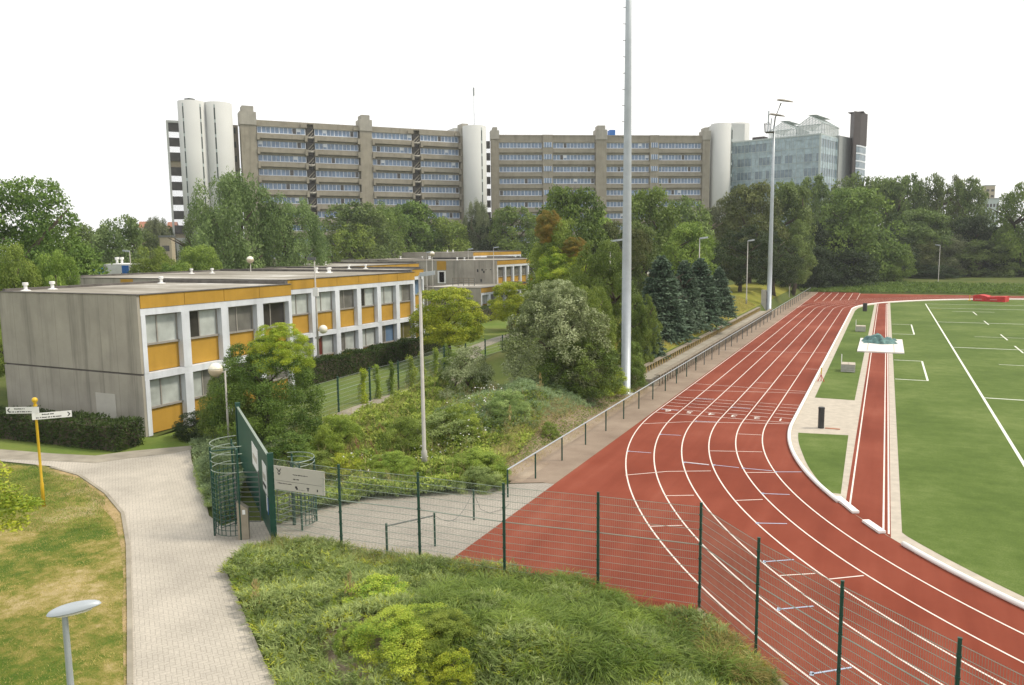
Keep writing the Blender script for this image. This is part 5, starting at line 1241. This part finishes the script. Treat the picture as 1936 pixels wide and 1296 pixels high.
mound=[(-23.5,44),(-22.5,38),(-20.5,33.5),(-17.2,31),(-15.2,34),(-14.6,42),(-15.5,49),(-20,50)]
cover('juniper_cover','blue grey juniper mound below the big olive shrub',mound,110000,.8,.11,.026,'juniperb',.3,spray=7,spread=.03)
weeds=G([(500,870),(560,838),(600,815),(640,800),(720,770),(800,730),(840,720),(900,760),(960,800),(1040,800),(1000,850),(955,880),(955,918),(850,935),(700,946),(600,968),(525,992)])
cover('weeds','tangled green weeds between the plaza and the lawn fence',weeds,80000,.65,.15,.08,'weed',.5,False)
cover('juniper_cover','low green juniper along the edge of the plaza paving',G([(525,992),(600,968),(700,946),(850,936),(955,918),(950,880),(850,890),(700,900),(560,930)]),60000,.4,.11,.026,'juniper',.5,spray=10,spread=.03)
cover('weeds','darker low weeds under the lawn fence',weeds,30000,.55,.17,.06,'mid',.4,False)
cover('dry_grass','straw coloured tall grass among the weeds',weeds,3600,.8,.4,.012,'straw',2.,spray=4,spread=.05)
cover('dry_grass','rusty dock stalks standing among the weeds',G([(640,860),(700,830),(760,840),(780,880),(700,925),(650,900)]),260,.8,.3,.035,'rust',2.,spray=8,spread=.05)
cover('dry_grass','pale dry grass on the sandy bank by the handrail',G([(950,905),(965,870),(1040,820),(1100,790),(1060,790),(960,840),(930,880)]),5000,.3,.3,.01,'straw',1.,spray=4,spread=.04)
cover('bindweed_flowers','tiny white flowers scattered over the weeds behind the fence',G([(560,900),(640,895),(720,900),(800,860),(900,760),(960,800),(900,870),(700,930),(560,930)]),260,1.35,.09,.09,'petal',.5,False)
cover('dry_grass','low straw and litter on the sandy slope behind the handrail',[(-13.3,28),(-13.6,49),(-15.8,49),(-16.4,38),(-16.6,29)],9000,.12,.16,.012,'straw',.6,spray=4,spread=.05)
cover('weeds','sparse low weeds on the sandy slope behind the handrail',[(-14.0,29),(-14.2,48),(-16.6,48),(-16.8,30)],9000,.22,.10,.05,'mid',.5,False)
cover('weeds','small leafy weeds and creepers across the bank by the handrail',G([(880,900),(960,850),(1040,790),(1120,760),(1180,745),(1150,720),(1000,760),(860,850)]),22000,.55,.13,.06,'mid',.5,False)
cover('lawn_grass','short blades of the patchy front lawn',lawnpts[:-2]+[(-19,6),(-45,12)],60000,.02,.055,.012,'drygrass',1.3)
cover('lawn_grass','greener tufts in the front lawn',G([(0,890),(90,890),(150,905),(200,945),(190,1000),(100,1010),(0,1000)])+[],16000,.02,.06,.014,'grass',1.3)
cover('meadow_grass','rough green grass behind the far bend',[(-14,160),(-6,157.5),(10,160),(30,160),(40,175),(-22,178)],26000,.5,.5,.14,'maple',1.0,False)
cover('meadow_grass','grass growing on the bank above the bleachers',[(-15.6,50),(-15.6,110),(-19,112),(-19.5,60),(-17,52)],26000,.03,.12,.03,'drygrass',1.3)
def clump(label,px,py,z,r,h,leaf,kind='shrub',name='shrub',cat='shrub'):
    x,y=at(px,py,z); return plant(kind,leaf,x,y,float(gz(x,y))-.15,r,h,label,cat,name,0)
clump('yellow green fern like shrub in the middle of the bank',770,1200,.8,1.25,1.0,'lime','nearbush')
clump('bright green leafy shrub left of the long grass',830,1225,.6,.9,1.0,'weed','nearbush')
clump('small yellow shrub nearest the mesh fence on the bank',715,1115,.7,1.0,.7,'lime')
clump('small yellow leafed shrub at the bottom edge of the picture',860,1275,.5,.55,.8,'yellow')
clump('pale yellow shrub at the bottom edge beside the bark mulch',790,1292,.5,.5,.6,'yellow')
clump('tiny green shrub left among the junipers',660,1200,.6,.4,.7,'weed')
clump('bright green seedling bush on the slope by the handrail',1040,815,.4,.5,.9,'light')
clump('green bush at the foot of the lamp in the weeds',840,820,.8,1.5,1.6,'juniper')
clump('dark green bush under the dark big bush by the gate',545,860,.7,1.3,1.8,'maple')
clump('green tangle at the centre of the weeds',900,870,.8,1.4,1.3,'weed','nearbush')
clump('second green tangle left of the lamp pole',740,870,.8,1.2,1.2,'weed','nearbush')
clump('yellow green tangle behind the information board',650,880,.6,1.0,1.2,'yellow')
clump('tall leafy weed thicket just left of the tall street lamp',770,835,.8,1.1,1.9,'light','fine2')
clump('tall leafy weed thicket right of the tall street lamp',865,815,.8,1.2,1.7,'weed','fine2')
clump('light green thicket under the lawn fence near the big bush',640,835,.6,1.2,1.9,'weed','fine2')
clump('thicket of mixed green weeds in the dip behind the board',600,885,.6,1.0,1.4,'light','fine2')
clump('pale green thicket at the crest of the bank by the handrail',960,790,.9,1.1,1.5,'juniper','fine2')
clump('leafy thicket halfway between the street lamp and handrail',905,905,.4,.9,1.0,'juniper','fine2')
clump('tall green weeds against the end of the lawn fence',905,730,.9,1.2,1.8,'light','fine2')
for (px,py,l) in ((485,1140,'dry seed head plant on the left of the juniper bank'),(662,1150,'small pale dry plant in the middle of the juniper bank'),(1022,790,'tall dry stalk plant left of the bright seedling on the bank'),(965,835,'dry stalk plant at the edge of the weeds by the handrail'),(750,850,'dry stalk plant left of the tall street lamp in the weeds')):
    x,y=at(px,py,.3); n=80; q_=rng.random(n)**.6; hh_=.75 if px in (485,662) else 1.5; P=np.stack([rng.normal(size=n)*.11*(1.2-q_),rng.normal(size=n)*.11*(1.2-q_),q_*hh_],1); me=leafmesh('dry_plant',P,rdir(n)*.5+[0,0,1],rdir(n),.14,.035,LM['straw'],False); o=bpy.data.objects.new('dry_plant',me); col.objects.link(o); o.location=(x,y,float(gz(x,y))+.1); tag(o,l,'plant')
# climbers on the lawn fence
for (px,pt,pb,hw,leaf,l) in ((712,715,790,8,'weed','green climber on the lawn fence next to the first inner post'),(738,690,800,7,'grass','narrow climber hanging on the lawn fence'),(775,680,790,14,'weed','widest leafy climber on the lawn fence'),(685,740,790,10,'yellow','yellowish climber at the left of the lawn fence'),(795,690,780,8,'weed','climber just left of the tall street lamp'),(822,700,790,10,'weed','climber right of the tall street lamp'),(845,710,800,14,'mid','bushy climber near the end of the wire panels')):
    i=min(range(len(lp)),key=lambda q:0); 
    # position: on the fence line
    best=None
    for k in range(len(lp)-1):
        for s in np.linspace(0,1,40):
            q=np.array(lp[k])*(1-s)+np.array(lp[k+1])*s; c=RB.T@np.array([q[0],q[1],1-CAMH]); e=abs(CX+F*c[0]/c[2]-px)
            if best is None or e<best[0]: best=(e,q,c[2])
    q=best[1]; w_=hw/F*best[2]; h=2.15; n=1500; z=rng.random(n)*h; a=rng.random(n)*6.28; s_=px*.37; rr=w_*(1.05-.4*z/h)*(.5+.5*rng.random(n))*(.75+.45*np.sin(z*6+s_)*np.sin(z*2.3+s_*2)); P=np.stack([rr*np.cos(a)*1.25+.10*np.sin(z*3.1+s_),rr*np.sin(a)*.7,z*(.92+.12*rng.random(n))],1)
    me=leafmesh('climbing_plant',P,rdir(n)+[0,0,-.4],norm(np.stack([np.cos(a),np.sin(a),.3+0*a],1)+rdir(n)*.5),.10,.06,LM[leaf],False); o=bpy.data.objects.new('climbing_plant',me); col.objects.link(o); o.location=(q[0],q[1]+.05,0); tag(o,l,'climber',"climbers on the lawn fence")

# ---------------------------------------------------------------- haze
hz=MB(); hz.box(-930,930,-430,1030,-1.1,58); ho=hz.build('haze',None); ho.data.materials.clear()
hm=bpy.data.materials.new('haze_air'); hm.use_nodes=True; hm.node_tree.nodes.clear(); pv=hm.node_tree.nodes.new('ShaderNodeVolumePrincipled'); pv.inputs['Color'].default_value=(.93,.96,1,1); pv.inputs['Density'].default_value=.00027; pv.inputs['Anisotropy'].default_value=0.
mo=hm.node_tree.nodes.new('ShaderNodeOutputMaterial'); hm.node_tree.links.new(pv.outputs[0],mo.inputs['Volume']); ho.data.materials.append(hm); tag(ho,kind='stuff')
